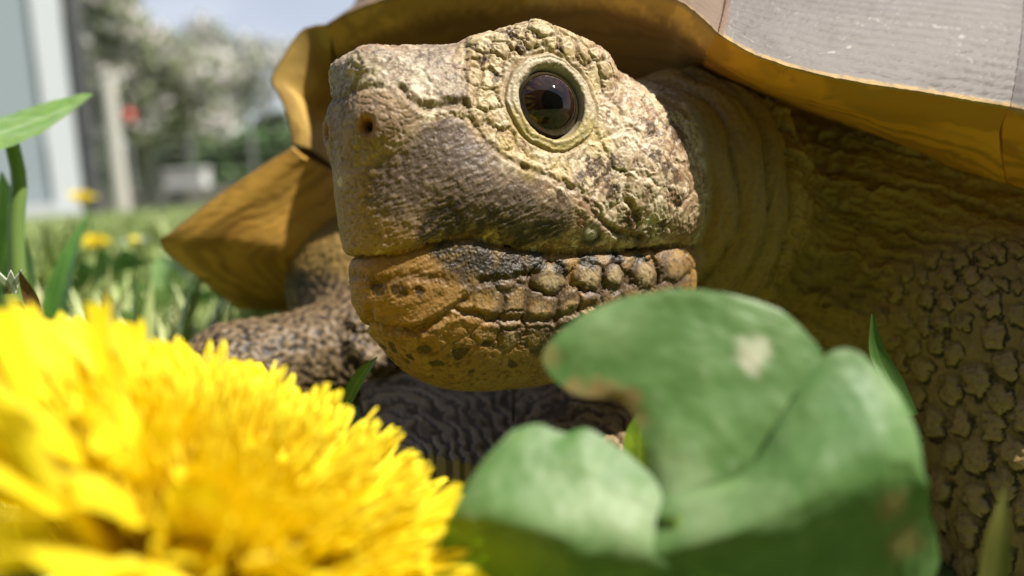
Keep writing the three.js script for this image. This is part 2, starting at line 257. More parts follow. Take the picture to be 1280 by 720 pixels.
function dRest(p) {
  const q = toHead(p), f = q[0], fold = Math.abs(Math.sin((f + 16.4 + noise(q[1] * .07, q[2] * .09, f * .05) * 2.2) / 4.1 * Math.PI)) * (.75 + .5 * noise(q[1] * .12, q[2] * .12, 5));
  const rad = Math.hypot(q[1] * 1.02, (q[2] - 13.5) * .98);
  let d = smax(smax((rad - tNeck(f) - 2.9 * Math.pow(fold, .6) + 1.7) * .75, f + 14, 2), -34 - f, 3);
  d = smin(d, cap(p, fromHead(-30, 0, 13), [32, 8, -185], 18, 22), 4);
  d = smin(d, ell(p, [18, -4, -195], [70, 28, 36]), 10);                              // body in the shell
  let sh = ell(p, [70, 6, -146], [43, 29, 26]);                                       // near shoulder
  sh = smin(sh, ell(p, [52, 14, -152], [30, 22, 22]), 10);
  sh = smin(sh, cap(p, [74, -6, -128], [82, -60, -114], 17.5, 15), 9);                // near leg
  sh = smin(sh, cap(p, [82, -60, -114], [78, -64, -106], 15, 9), 6);
  d = smin(d, sh, 6);
  let rl = cap(p, [-16, -8, -152], [-45, -15, -136], 10, 8.4);                        // far foreleg
  rl = smin(rl, cap(p, [-45, -15, -136], [-52, -44, -128], 8.2, 8), 5);
  rl = smin(rl, ell(p, [-24, 0, -164], [20, 16, 16]), 8);
  d = smin(d, rl, 6);
  d = smin(d, cap(p, [-14, 0, -140], [-25, -14, -140], 7, 4), 5);                      // loose skin under the neck
  return d;
}
function dBody(p) {
  const q = toHead(p), c = Math.hypot(q[0] - 4, q[1], q[2] - 10);
  if (c > 42) return dRest(p);
  if (q[0] > -8 && p[1] > -14) return dHead(p);
  return smin(dHead(p), dRest(p), 1.6);
}
function ray(px, py, sdf) {                                   // where the line of sight through a pixel meets a surface
  const w = at(px, py, 1), l = Math.hypot(...w); let t = 70, best = 9, tb = 100;
  for (let i = 0; i < 200; i++) { const d = sdf([w[0] / l * t, w[1] / l * t, w[2] / l * t]); if (d < best) { best = d; tb = t; } t += Math.max(d * .5, .02); if (d < .005 || t > 150) break; }
  t = tb;
  return [w[0] / l * t, w[1] / l * t, w[2] / l * t];
}
function grad(p, sdf, e = .06) {
  const a = sdf([p[0] + e, p[1] - e, p[2] - e]), b = sdf([p[0] - e, p[1] - e, p[2] + e]), c = sdf([p[0] - e, p[1] + e, p[2] - e]), d = sdf([p[0] + e, p[1] + e, p[2] + e]);
  return [(a - b - c + d) / (4 * e), (-a - b + c + d) / (4 * e), (-a + b - c + d) / (4 * e)];
}
{
  const c = ray(689, 128, dHead), n = new THREE.Vector3(.42, .12, .9).normalize(), u = new THREE.Vector3(0, 1, 0).cross(n).normalize(), v = n.clone().cross(u);
  EYE = { c: [c[0] - n.x * .6, c[1] - n.y * .6, c[2] - n.z * .6], n: n.toArray(), u: u.toArray(), v: v.toArray() };
}
// ---- meshing: a coarse net of the field, split finer where it shows, pulled onto the field
function surfaceNet(sdf, lo, hi, cell) {
  const n = [0, 1, 2].map((k) => Math.ceil((hi[k] - lo[k]) / cell) + 1), [nx, ny, nz] = n, val = new Float32Array(nx * ny * nz), id = new Int32Array(nx * ny * nz).fill(-1);
  for (let k = 0, o = 0; k < nz; k++) for (let j = 0; j < ny; j++) for (let i = 0; i < nx; i++, o++) val[o] = sdf([lo[0] + i * cell, lo[1] + j * cell, lo[2] + k * cell]);
  const pos = [], idx = [], C = [0, 1, nx, nx + 1, nx * ny, nx * ny + 1, nx * ny + nx, nx * ny + nx + 1], E = [[0, 1], [2, 3], [4, 5], [6, 7], [0, 2], [1, 3], [4, 6], [5, 7], [0, 4], [1, 5], [2, 6], [3, 7]];
  for (let k = 0; k < nz - 1; k++) for (let j = 0; j < ny - 1; j++) for (let i = 0; i < nx - 1; i++) {
    const o = i + nx * (j + ny * k); let s = 0; for (let c = 0; c < 8; c++) if (val[o + C[c]] < 0) s++;
    if (!s || s === 8) continue;
    let x = 0, y = 0, z = 0, m = 0;
    for (const [a, b] of E) { const p = val[o + C[a]], q = val[o + C[b]]; if ((p < 0) === (q < 0)) continue; const t = p / (p - q); x += mix(a & 1, b & 1, t); y += mix(a >> 1 & 1, b >> 1 & 1, t); z += mix(a >> 2, b >> 2, t); m++; }
    id[o] = pos.length / 3; pos.push(lo[0] + (i + x / m) * cell, lo[1] + (j + y / m) * cell, lo[2] + (k + z / m) * cell);
  }
  const quad = (a, b, c, d, flip) => { if (a < 0 || b < 0 || c < 0 || d < 0) return; flip ? idx.push(a, b, c, a, c, d) : idx.push(a, c, b, a, d, c); };
  for (let k = 1; k < nz - 1; k++) for (let j = 1; j < ny - 1; j++) for (let i = 1; i < nx - 1; i++) {
    const o = i + nx * (j + ny * k), a = val[o] < 0;
    if (a !== val[o + 1] < 0) quad(id[o], id[o - nx], id[o - nx - nx * ny], id[o - nx * ny], a);
    if (a !== val[o + nx] < 0) quad(id[o], id[o - nx * ny], id[o - nx * ny - 1], id[o - 1], a);
    if (a !== val[o + nx * ny] < 0) quad(id[o], id[o - 1], id[o - 1 - nx], id[o - nx], a);
  }
  return { pos, idx };
}
function refine(m, sdf, wanted, passes) {
  for (let pass = 0; pass < passes; pass++) {
    const { pos, idx } = m, N = pos.length / 3, mid = new Map(), out = [], want = new Float32Array(N);
    for (let i = 0; i < N; i++) want[i] = wanted(pos, i, m.nor);
    const half = (a, b) => {
      if (a > b) [a, b] = [b, a];
      const key = a * 4194304 + b; let r = mid.get(key);
      if (r !== undefined) return r;
      const L = Math.hypot(pos[a * 3] - pos[b * 3], pos[a * 3 + 1] - pos[b * 3 + 1], pos[a * 3 + 2] - pos[b * 3 + 2]);
      if (L < Math.min(want[a], want[b]) * 1.35) r = -1;
      else {
        const p = [(pos[a * 3] + pos[b * 3]) / 2, (pos[a * 3 + 1] + pos[b * 3 + 1]) / 2, (pos[a * 3 + 2] + pos[b * 3 + 2]) / 2];
        pull(p, sdf, L * .4); r = pos.length / 3; pos.push(p[0], p[1], p[2]);
      }
      mid.set(key, r); return r;
    };
    for (let t = 0; t < idx.length; t += 3) {
      const a = idx[t], b = idx[t + 1], c = idx[t + 2], x = half(a, b), y = half(b, c), z = half(c, a), n = (x >= 0) + (y >= 0) + (z >= 0);
      if (!n) out.push(a, b, c);
      else if (n === 3) out.push(a, x, z, x, b, y, z, y, c, x, y, z);
      else if (n === 1) x >= 0 ? out.push(a, x, c, x, b, c) : y >= 0 ? out.push(a, b, y, a, y, c) : out.push(a, b, z, z, b, c);
      else if (x < 0) out.push(a, b, y, a, y, z, z, y, c);
      else if (y < 0) out.push(b, c, z, b, z, x, x, z, a);
      else out.push(c, a, x, c, x, y, y, x, b);
    }
    m.idx = out; normals(m);
  }
  return m;
}
function pull(p, sdf, most) {
  const d = sdf(p), g = grad(p, sdf), l = g[0] * g[0] + g[1] * g[1] + g[2] * g[2]; if (l < .02) return;
  const k = clamp(d / l, -most, most) ; const gl = Math.sqrt(l), step = clamp(d / gl, -most, most) / gl; p[0] -= g[0] * step; p[1] -= g[1] * step; p[2] -= g[2] * step;
}
function normals(m) {
  const { pos, idx } = m, n = new Float32Array(pos.length);
  for (let t = 0; t < idx.length; t += 3) {
    const a = idx[t] * 3, b = idx[t + 1] * 3, c = idx[t + 2] * 3, ux = pos[b] - pos[a], uy = pos[b + 1] - pos[a + 1], uz = pos[b + 2] - pos[a + 2], vx = pos[c] - pos[a], vy = pos[c + 1] - pos[a + 1], vz = pos[c + 2] - pos[a + 2];
    const x = uy * vz - uz * vy, y = uz * vx - ux * vz, z = ux * vy - uy * vx;
    for (const i of [a, b, c]) { n[i] += x; n[i + 1] += y; n[i + 2] += z; }
  }
  for (let i = 0; i < n.length; i += 3) { const l = Math.hypot(n[i], n[i + 1], n[i + 2]) || 1; n[i] /= l; n[i + 1] /= l; n[i + 2] /= l; }
  m.nor = n;
}
// ---- scale centres spread over a surface, closest two looked up through a grid
class Scales {
  constructor() { this.p = []; this.r = []; this.b = []; this.g = new Map(); this.c = 5; }
  key(x, y, z) { return (x + 512) + 1024 * ((y + 512) + 1024 * (z + 512)); }
  add(p, r, b) { const i = this.p.push(p) - 1; this.r.push(r); this.b.push(b); const k = this.key(Math.floor(p[0] / this.c), Math.floor(p[1] / this.c), Math.floor(p[2] / this.c)); this.g.has(k) ? this.g.get(k).push(i) : this.g.set(k, [i]); }
  near(p) {                                                   // [distance to the closest, to the second, which]; distances in units of each scale's own size
    let a = 9, b = 9, w = -1; const X = Math.floor(p[0] / this.c), Y = Math.floor(p[1] / this.c), Z = Math.floor(p[2] / this.c);
    for (let i = -1; i < 2; i++) for (let j = -1; j < 2; j++) for (let k = -1; k < 2; k++) {
      const l = this.g.get(this.key(X + i, Y + j, Z + k)); if (!l) continue;
      for (const s of l) { const c = this.p[s], d = Math.hypot(p[0] - c[0], p[1] - c[1], p[2] - c[2]) / this.r[s]; if (d < a) { b = a; a = d; w = s; } else if (d < b) b = d; }
    }
    return [a, b, w];
  }
}
const HEADSIDE = (px, py) => { const p = ray(px, py, dHead); const q = toHead(p); q[1] = Math.abs(q[1]); return q; };
const blobs = (list) => list.map(([x, y, r]) => [...HEADSIDE(x, y), r]);
const inBlobs = (q, B, soft = .45) => { let m = 0; for (const b of B) { const d = Math.hypot(q[0] - b[0], q[1] - b[1], q[2] - b[2]) / b[3]; if (d < 1 + soft) m = Math.max(m, 1 - ss(1 - soft, 1 + soft, d)); } return m; };
const line = (...pts) => pts.map(([x, y]) => HEADSIDE(x, y));
function toLine(q, L) { let m = 99; for (let i = 0; i + 1 < L.length; i++) m = Math.min(m, cap(q, L[i], L[i + 1], 0, 0)); return m; }

const ZONES = {
  beak: blobs([[470, 215, 4.2], [520, 190, 3.2], [565, 180, 3], [450, 265, 4], [520, 250, 5], [580, 230, 4.4], [640, 250, 4.2], [690, 272, 2.8], [580, 280, 3], [650, 290, 2.6], [740, 293, 1.7], [800, 300, 1], [440, 300, 3], [500, 295, 3], [610, 200, 2.4], [660, 228, 2]]),
  nose: blobs([[425, 150, 3.2], [475, 145, 3.6], [430, 190, 2.6], [405, 180, 3], [500, 140, 2.2]]),
  snout: blobs([[430, 98, 3.5], [480, 85, 3.5], [530, 85, 4], [560, 110, 2.6], [550, 60, 3]]),
  brow: blobs([[600, 70, 2.6], [640, 45, 3], [690, 40, 3.4], [610, 110, 2.8], [608, 150, 2.6], [618, 182, 1.7], [725, 55, 3], [590, 60, 2.2], [660, 55, 3], [752, 90, 2]]),
  dark: blobs([[640, 40, 1], [650, 62, .8], [622, 98, .8], [606, 75, .6], [700, 62, .7], [745, 212, 2], [762, 240, 1.3], [728, 222, 1], [770, 205, 1.2], [815, 160, 1.4], [820, 195, 1.1], [790, 275, 1.3], [850, 250, 1.2], [845, 165, 2], [838, 215, 1.5], [830, 280, 1], [755, 215, 1.4], [700, 245, .8]]),
  purple: blobs([[520, 215, 4], [480, 235, 3], [580, 205, 3], [555, 170, 2.6], [640, 262, 3], [690, 280, 2], [590, 255, 4]]),
  deep: blobs([[560, 275, 2.6], [620, 285, 2.4], [680, 292, 2], [740, 300, 1.4], [540, 290, 1.6], [655, 298, 1.5]]),
  ochre: blobs([[425, 280, 3.4], [445, 300, 2.6], [470, 300, 2.6], [410, 200, 2.4], [415, 240, 2], [500, 300, 1.6], [455, 190, 1.4]]),
  lip: blobs([[570, 322, 2], [600, 322, 2.2], [640, 330, 2], [670, 325, 1.6], [555, 312, 1.6], [700, 335, 1.2], [735, 325, 1.3], [770, 322, 1.2], [620, 345, 1.2], [800, 322, .8]]),
  wetjaw: blobs([[800, 345, 2.5], [840, 345, 3], [780, 375, 4], [690, 415, 3.4], [640, 400, 2.4], [640, 365, 3], [700, 385, 3], [610, 350, 2], [750, 350, 3], [670, 350, 2.4], [590, 345, 1.8]]),
  chinspot: blobs([[492, 435, .7], [530, 437, .75], [572, 442, .9], [508, 452, .5], [610, 430, .6], [470, 360, .9], [498, 365, .8], [545, 455, .6], [480, 445, .5], [640, 455, .6], [590, 465, .5], [520, 365, .6]]),
  pale: blobs([[770, 180, 3], [800, 230, 2.2], [815, 260, 2], [770, 262, 2], [640, 205, 1.4], [690, 205, 2], [740, 190, 2], [520, 100, 2.6], [540, 115, 1.6], [470, 95, 2], [630, 150, 1], [790, 160, 2], [620, 130, 1], [740, 290, 1]]),
  yolk: blobs([[635, 185, 1.6], [660, 205, 1.8], [700, 212, 1.5], [645, 165, 1], [745, 175, 2], [735, 110, 2], [700, 75, 1.8], [660, 80, 1.4]]),
  tooth: blobs([[404, 95, 1.6], [398, 112, 1.1], [415, 85, 1.2]]),
};
const LINES = [
  [line([501, 108], [512, 122], [526, 133], [545, 134], [562, 130], [580, 128]), .42, .45],
  [line([580, 40], [583, 70], [581, 100], [580, 128], [592, 152], [608, 178], [630, 196], [655, 208]), .16, .35],
  [line([655, 208], [690, 222], [722, 240], [745, 270], [770, 290], [800, 297]), .25, .4],
  [line([437, 386], [465, 402], [492, 412], [525, 411], [545, 402], [583, 373]), .5, .5],
  [line([440, 345], [480, 352], [520, 345], [560, 350]), .16, .5],
  [line([600, 352], [640, 348], [668, 340]), .3, .4],
  [line([575, 390], [625, 398], [690, 400], [740, 380]), .35, .45],
  [line([395, 120], [405, 128], [425, 122], [450, 112], [475, 108]), .2, .4],
  [line([785, 250], [796, 275], [800, 300]), .12, .3],
];
const NOSTRIL = [[408, 166], [458, 157]].map(([x, y]) => toHead(ray(x, y, dHead)));
const BEADS = [[686, 347, 2.1, 1], [736, 345, 1.9, 1], [769, 345, 1.35, 1], [806, 343, 2, .8], [845, 332, 2.4, .5], [571, 372, 2.1, .5], [610, 376, 2, .55], [645, 374, 1.6, .55], [676, 388, 1.9, .6], [712, 386, 1.6, .6], [608, 419, 1.35, .6], [637, 424, 1.5, .7], [735, 382, 1.5, .6], [668, 425, 1.4, .5], [640, 400, 1.3, .4],
  [800, 240, 3.2, .4], [765, 238, 2.7, .5], [740, 212, 2.7, .4], [826, 262, 2.2, .5], [778, 268, 2.2, .5], [815, 205, 2.8, .3], [785, 190, 2.6, .3]];

const bone = [];
const BROWN = [.075, .042, .02];
const headWant = (pos, i) => {
  const x = pos[i * 3], y = pos[i * 3 + 1], z = pos[i * 3 + 2], D = -z; return D;
};
const body = surfaceNet(dBody, [-72, -72, -200], [118, 42, -78], 1.4);
normals(body);
const wanted = (pos, i, nor) => {
  const x = pos[i * 3], y = pos[i * 3 + 1], D = -pos[i * 3 + 2], px = 640 + x / D * F_PX, py = 360 - y / D * F_PX;
  const l = Math.hypot(x, y, D), facing = -(nor[i * 3] * x + nor[i * 3 + 1] * y - nor[i * 3 + 2] * D) / l;
  const seen = facing > -.15 && px > -40 && px < 1330 && py > -40 && py < 770;
  if (D > 158) return 3;
  const head = px < 960 && D < 128; if (Math.hypot(px - 690, py - 130) < 62 && facing > -.15) return .13;
  if (!seen) return head && D < 118 ? .9 : 1.6;
  return (head ? 1.6 : px < 500 ? 2.8 : 2.4) * D / F_PX;
};
for (let k = 0; k < 2; k++) for (let i = 0; i < body.pos.length; i += 3) { const p = [body.pos[i], body.pos[i + 1], body.pos[i + 2]]; pull(p, dBody, .8); body.pos[i] = p[0]; body.pos[i + 1] = p[1]; body.pos[i + 2] = p[2]; }
normals(body);
refine(body, dBody, wanted, 4);

const stretch = (p) => p[0] > 52 ? [p[0] * 1.1, p[1] * .76, p[2]] : p;      // leg scales are taller than wide
const scales = new Scales();
for (const [x, y, r, b] of BEADS) { const p = ray(x, y, dHead); scales.add(p, r, b); const q = toHead(p); scales.add(fromHead(q[0], -q[1], q[2]), r, b); }
function zoneOf(p) {
  const q = toHead(p), a = [q[0], Math.abs(q[1]), q[2]], dh = dHead(p), dr = dRest(p);
  const head = ss(-1.2, .9, dr - dh) * ss(-18.5, -16.5, q[0]);
  const jaw = head * (q[2] < tMouth(q[0]) - .1 ? 1 : 0);
  return { q: a, head, jaw };
}
const legness = (p) => { const leg = cap(p, [74, -4, -128], [82, -60, -114], 17.5, 15); return 1 - ss(.5, 5.5, leg + noise(p[0] * .15, p[1] * .15, p[2] * .15) * 2 + ss(2, 12, p[1]) * 6); };
const farLeg = (p) => 1 - ss(-4, 4, p[0] + 8 + (p[2] + 150) * .5);
{
  const r = rng(21), n = body.pos.length / 3, order = [];
  for (let t = 0; t < 60000; t++) order.push(Math.floor(r() * n));
  for (const i of order) {
    const p0 = [body.pos[i * 3], body.pos[i * 3 + 1], body.pos[i * 3 + 2]]; if (p0[2] < -165) continue;
    const z = zoneOf(p0), p = stretch(p0); let s, b = .5;
    if (z.head > .5) {
      const brow = inBlobs(z.q, ZONES.brow), beak = Math.max(inBlobs(z.q, ZONES.beak), inBlobs(z.q, ZONES.nose));
      if (z.jaw) { s = z.q[0] > 14 ? 1.25 : 1.9; b = .35; }
      else if (brow > .4) { s = 1.15 + .4 * r(); b = .8; } else if (beak > .5) { s = 2.5; b = 0; } else { s = z.q[0] > 12 ? 2.6 : 2.1 + r() * .9; b = .35; }
    } else { if (legness(p0) < .25) continue; s = 1.1 + 1.2 * ss(4, -20, p[1]) + r() * .8; b = 1; }
    const [a, , w] = scales.near(p);
    const d = w >= 0 ? a * scales.r[w] : 99;
    if (w >= 0 && d < (s + scales.r[w]) * (z.head > .5 ? .86 : .72)) continue;
    scales.add(p, s, b);
  }
}
const bodyColor = [];
{
  const { pos, nor } = body, n = pos.length / 3, out = new Float32Array(pos.length);
  const rnd = []; { const r = rng(5); for (let i = 0; i < scales.p.length; i++) rnd.push(r()); }
  for (let i = 0; i < n; i++) {
    const p = [pos[i * 3], pos[i * 3 + 1], pos[i * 3 + 2]], [x, y, z] = p; let d = 0; const c = [.4, .3, .16];
    if (z < -172) { bodyColor.push(.2, .13, .05); out[i * 3] = x; out[i * 3 + 1] = y; out[i * 3 + 2] = z; continue; }
    const Z = zoneOf(p), q = Z.q, w0 = noise(x * .7, y * .7, z * .7) * .6 + noise(x * 2.2, y * 2.2, z * 2.2) * .22, w1 = noise(x * .7 + 9, y * .7, z * .7) * .6 + noise(x * 2.2, y * 2.2 + 9, z * 2.2) * .22, wob = [x + w0, y + w1, z + w0 - w1];
    const [F1, F2, w] = scales.near(stretch(wob)), e = F2 - F1, rid = w >= 0 ? rnd[w] : .5, bump = w >= 0 ? scales.b[w] : 0, size = w >= 0 ? scales.r[w] : 1;
    const n1 = fbm(x * .35, y * .35, z * .35, 4), n2 = fbm(x * 1.3, y * 1.3, z * 1.3, 4), n3 = noise(x * 4.5, y * 4.5, z * 4.5), n4 = noise(x * 9, y * 9, z * 9);
    const hz = Z.head;
    // ---- head
    if (hz > 0) {
      const ch = [.50, .385, .20]; let dh = 0;
      const beak0 = inBlobs(q, ZONES.beak, .7), beak = ss(.25, .7, beak0 + n2 * .35 * (beak0 > 0 ? 1 : 0)), nose = inBlobs(q, ZONES.nose), snout = inBlobs(q, ZONES.snout), brow = inBlobs(q, ZONES.brow);
      const ex = x - EYE.c[0], ey = y - EYE.c[1], ez = z - EYE.c[2], er = Math.hypot(ex, ey, ez), lid = 1 - ss(5.9, 6.9, er);
      // fibres run along the jaw line
      const fa = q[0] * .55 + q[2] * .85, fb = q[0] * .85 - q[2] * .45, fibre = noise(fa * 2.6 + n1 * 2, fb * .55, q[1] * 1.2), fibre2 = noise(fa * 6 + n1 * 3, fb * 1.1, q[1] * 2.4);
      const smooth = Math.max(beak, nose, lid);
      if (!Z.jaw) {
        // scales of the face: rings of growth round a darker core
        const sc = (1 - smooth) * (1 - snout * .75), groove = 1 - ss(.03, .2, e), ring = Math.sin(F1 * 13 + n1 * 11 + n2 * 4 + rid * 6), streak = noise((q[0] + n1 * 3) * 2.6, q[2] * .5, q[1]);
        dh += sc * (bump * size * (brow > .3 ? .3 : .17) * (ss(0, .55, e) - .55) - .06 * groove + ring * .045 + streak * .05 * ss(2, -4, q[0]));
        const base = [.53, .41, .25]; mixc(base, [.36, .22, .105], rid > .7 ? .5 : rid * .2); mixc(base, [.82, .72, .54], ss(.0, .6, ring * .45 + n2 * .8 + streak * .3) * .8); mixc(base, [.12, .07, .038], sc * ss(.35, .9, -ring) * .7 * ss(-.3, .15, n1 + n2 * .5)); const crev = sc * ss(.78, .96, ridge(x * .42 + n2 * .6, y * .42 + n1, z * .42)); mixc(base, [.10, .05, .022], crev * .75); dh -= crev * .08;
        mixc(base, BROWN, groove * .4 * ss(-.2, .25, n2)); mixc(base, [.12, .052, .024], ss(.12, .3, n2 + ring * .1 + n1 * .5) * ss(-.2, .3, noise(x * 2.4 + 3, y * 2.4, z * 2.4) + n1) * .8); mixc(base, [.27, .145, .075], ss(-.12, .3, n1 + n2 * .4) * .6);
        mixc(base, [.47, .36, .16], brow * .5); mixc(base, [.11, .068, .038], brow * groove * .85); mixc(base, [.25, .16, .09], ss(.1, .5, streak) * ss(2, -4, q[0]) * .4);
        mixc(ch, base, 1);
        // wrinkled horn on the top of the snout
        const wr = Math.sin(q[0] * 1.1 + q[1] * 3.2 + n1 * 9 + n2 * 2), wr2 = noise(q[0] * 1.6 + n1 * 3, q[1] * 3.4, q[2] * 1.6);
        dh += snout * (.08 * wr + .08 * wr2 + .02 * n3);
        const sn = [.27, .205, .135]; mixc(sn, [.13, .095, .075], ss(-.1, .5, wr2 * .8 + n2 * .7 + n1 * .5)); mixc(sn, [.62, .51, .36], ss(.25, .8, wr * .4 + n2 - n1 * .3) * .75);
        mixc(ch, sn, snout * (1 - brow));
        // horn of the beak
        const bk = [.21, .145, .09]; mixc(bk, [.11, .078, .062], ss(.15, .75, inBlobs(q, ZONES.purple, .7) + n2 * .5) * .9); mixc(bk, [.032, .023, .018], ss(.2, .8, inBlobs(q, ZONES.deep, .7) + n2 * .6) * .9);  // deep zone: shade along the mouth painted into the lower beak
        mixc(bk, [.29, .18, .07], ss(.2, .8, inBlobs(q, ZONES.ochre, .7) + n2 * .5) * .8);
        mixc(bk, [.30, .22, .145], ss(.05, .6, fibre + n2 * .5) * .55); mixc(bk, [.055, .038, .025], ss(.05, .55, -fibre2 * .6 - n2 * .7) * .6); mixc(bk, [.5, .39, .24], ss(.42, .7, fibre2 * .6 + n3 * .5) * .5);
        mixc(ch, bk, beak * (1 - nose * .8));
        dh += beak * (fibre * .075 + fibre2 * .045 + n2 * .15);
        const ns = [.22, .145, .085]; mixc(ns, [.31, .205, .105], ss(-.2, .4, n1)); mixc(ns, [.19, .14, .105], ss(.0, .5, n2) * .6); mixc(ns, [.16, .11, .08], ss(.5, .95, ridge(q[0] * .7 + n2 * .4, q[1] * .7, q[2] * .9)) * .4); dh -= nose * .1 * ss(.6, .95, ridge(q[0] * .7 + n2 * .4, q[1] * .7, q[2] * .9));
        mixc(ch, ns, nose); dh += nose * (n2 * .07 + n3 * .02);
        mixc(ch, [.80, .70, .50], inBlobs(q, ZONES.pale) * .5 * ss(-.2, .3, n2 + n1 * .5)); mixc(ch, [.56, .42, .12], inBlobs(q, ZONES.yolk) * .4);
        const dk = inBlobs(q, ZONES.dark, .6); mixc(ch, BROWN, ss(.35, .7, dk * .8 + n2 * 1.2 + n3 * .3) * .9 * (dk > 0 ? 1 : 0));
        const th = inBlobs(q, ZONES.tooth); dh += th * (.25 * ridge(x * 1.3, y * 1.3, z * 1.3)); mixc(ch, [.42, .34, .22], th * .7);
        for (const N of NOSTRIL) { const r = Math.hypot(q[0] - N[0], (toHead(p)[1] - N[1]) * 1.15, (q[2] - N[2]) * .85); dh -= 1.15 * (1 - ss(.25, 1, r)); dh += .16 * Math.exp(-(((r - 1.45) / .5) ** 2)); mixc(ch, [.3, .13, .04], 1 - ss(.6, 1.5, r)); mixc(ch, [.03, .015, .008], 1 - ss(.3, .8, r)); }
      } else {
        const up = ss(-2, 2.5, q[2] - tMouth(q[0]) + 3.2);
        const groove = 1 - ss(.03, .24, e), lowB = ss(3, -1, q[2]) , front = ss(14, 19, q[0]) * ss(-5.5, -2.5, q[2]);
        dh += (1 - front * .85) * (1 - ss(-4.5, -8, q[2]) * .7) * (bump > .75 ? size * .42 * (Math.sqrt(Math.max(0, 1 - F1 * F1 * .8)) - .6) : bump * size * .26 * (ss(0, .6, e) - .5)) - .08 * groove * bump * (1 - front) + n2 * .07 + n3 * .03;
        const base = [.30, .165, .042]; mixc(base, [.42, .27, .10], ss(-.2, .4, n1 + n2 * .5) * .6); mixc(base, [.16, .085, .028], ss(-.05, .45, n2 + .1 * rid) * .65);
        mixc(base, [.07, .045, .022], groove * (bump > .45 ? .7 : .3) * (1 - front)); mixc(base, [.5, .4, .24], ss(.3, .6, e) * ss(.45, 1, bump) * .5);
        const wet = ss(.1, .7, inBlobs(q, ZONES.wetjaw, .8) + n2 * .5), domed = bump > .45 ? ss(.85, .45, F1 + n2 * .15) : ss(.25, .6, e) * .5; mixc(base, [.085, .055, .032], wet * (.9 - domed * .75)); mixc(base, [.45, .36, .22], wet * domed * bump * ss(-.2, .4, n2 + .2) * .6); mixc(base, [.09, .06, .035], wet * domed * ss(.2, .5, noise(x * 1.6, y * 1.6 + 7, z * 1.6)) * .8);
        const lip = inBlobs(q, ZONES.lip); mixc(base, [.032, .028, .022], lip * .95); mixc(base, [.22, .19, .12], lip * ss(.3, .6, n3 * .6 + n2 * .6) * .6); dh += lip * (.08 * n3 + .1 * n2) ;  // dark speckled lip, painted darker still for the shade under the beak
        const fl = noise(fa * 2.4, fb * .6, q[1]); mixc(base, [.2, .12, .03], front * ss(0, .5, fl) * .55); dh += front * fl * .07;
        const cs = inBlobs([q[0] + w0 * 1.2, q[1], q[2] + w1 * .6], ZONES.chinspot, .6); mixc(base, [.05, .03, .015], ss(.3, .6, cs + n2 * .5) * .85 * (cs > 0 ? 1 : 0)); dh -= cs * .15;
        const pit = lowB * ss(.15, .5, noise(x * 1.5, y * 1.5, z * 1.5 + 5)); mixc(base, [.1, .055, .02], pit * .55 * ss(-4, -7, q[2])); dh -= pit * .1 * ss(-4, -7, q[2]);
        ch[0] = base[0]; ch[1] = base[1]; ch[2] = base[2];
      }
      for (const [L, depth, width] of LINES) { const l = toLine(q, L) + n2 * .45 + n1 * .3; if (l < 2) { const g = Math.exp(-((l / width) ** 2)); dh -= depth * g; dh += depth * .35 * Math.exp(-(((l - width * 2) / width) ** 2)); mixc(ch, [.09, .05, .022], g * .55); } }
      // lids
      if (lid > 0 && !Z.jaw) {
        const nn = (ex * EYE.n[0] + ey * EYE.n[1] + ez * EYE.n[2]), rr = Math.sqrt(Math.max(er * er - nn * nn, 0));
        const lc = [.44, .35, .18], crease = Math.exp(-(((rr - 6.1 + n1 * .5) / .28) ** 2)), low = ss(0, -3, ey); mixc(lc, [.48, .40, .29], (1 - low) * .7); mixc(lc, [.40, .32, .08], low * .6); mixc(lc, [.3, .24, .15], ss(.0, .5, n2)); mixc(lc, [.25, .13, .04], crease * .7); dh -= lid * crease * .3; mixc(lc, [.5, .4, .24], ss(0, .5, n3) * .4); mixc(lc, [.33, .29, .22], 1 - ss(4.0, 4.6, rr)); mixc(lc, [.05, .04, .03], 1 - ss(3.5, 3.8, rr));
        mixc(ch, lc, lid); dh += lid * (.07 * n2 + .05 * Math.sin(rr * 8 + n1 * 7 + n2 * 3) + .025 * n3); dh *= mix(1, ss(3.9, 4.7, rr), lid);
      }
      const grain = 1 - lid * .6; dh += grain * (n3 * .035 + n4 * .028); mixc(ch, [.75, .64, .45], ss(.42, .8, n4) * .3 * grain); mixc(ch, [.08, .05, .025], ss(.4, .75, noise(x * 7, y * 7 + 40, z * 7)) * .45 * grain);
      d += dh * hz; mixc(c, ch, hz);
      if (hz > .999) { c[0] = ch[0]; c[1] = ch[1]; c[2] = ch[2]; }
    }
    if (hz < 1) {
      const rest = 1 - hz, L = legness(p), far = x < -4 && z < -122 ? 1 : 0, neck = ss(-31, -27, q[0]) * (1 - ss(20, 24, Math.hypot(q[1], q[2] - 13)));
      const cs = [.31, .195, .046]; let dr = 0;
      // folds that run from the neck down to the leg
      const fold = (x * .42 + y * 1.0 - z * .12), fn = n1 * 1.6, a1 = noise(fold * .2 + fn * .4, x * .03, 3), a2 = noise(fold * .46 + fn * .6, x * .05, 9), a3 = noise(fold * 1.1 + n2 * .8, x * .1, 5);
      const shoulder = (1 - neck) * (1 - L) * (1 - far), gr = noise(x * 1.25 + n2, y * 1.25, z * 1.25), gr2 = noise(x * 2.2, y * 2.2, z * 2.2);
      dr += shoulder * (-2.2 * Math.pow(Math.abs(a1), .7) - .9 * Math.pow(Math.abs(a2), .8) - .35 * Math.abs(a3) + 1);
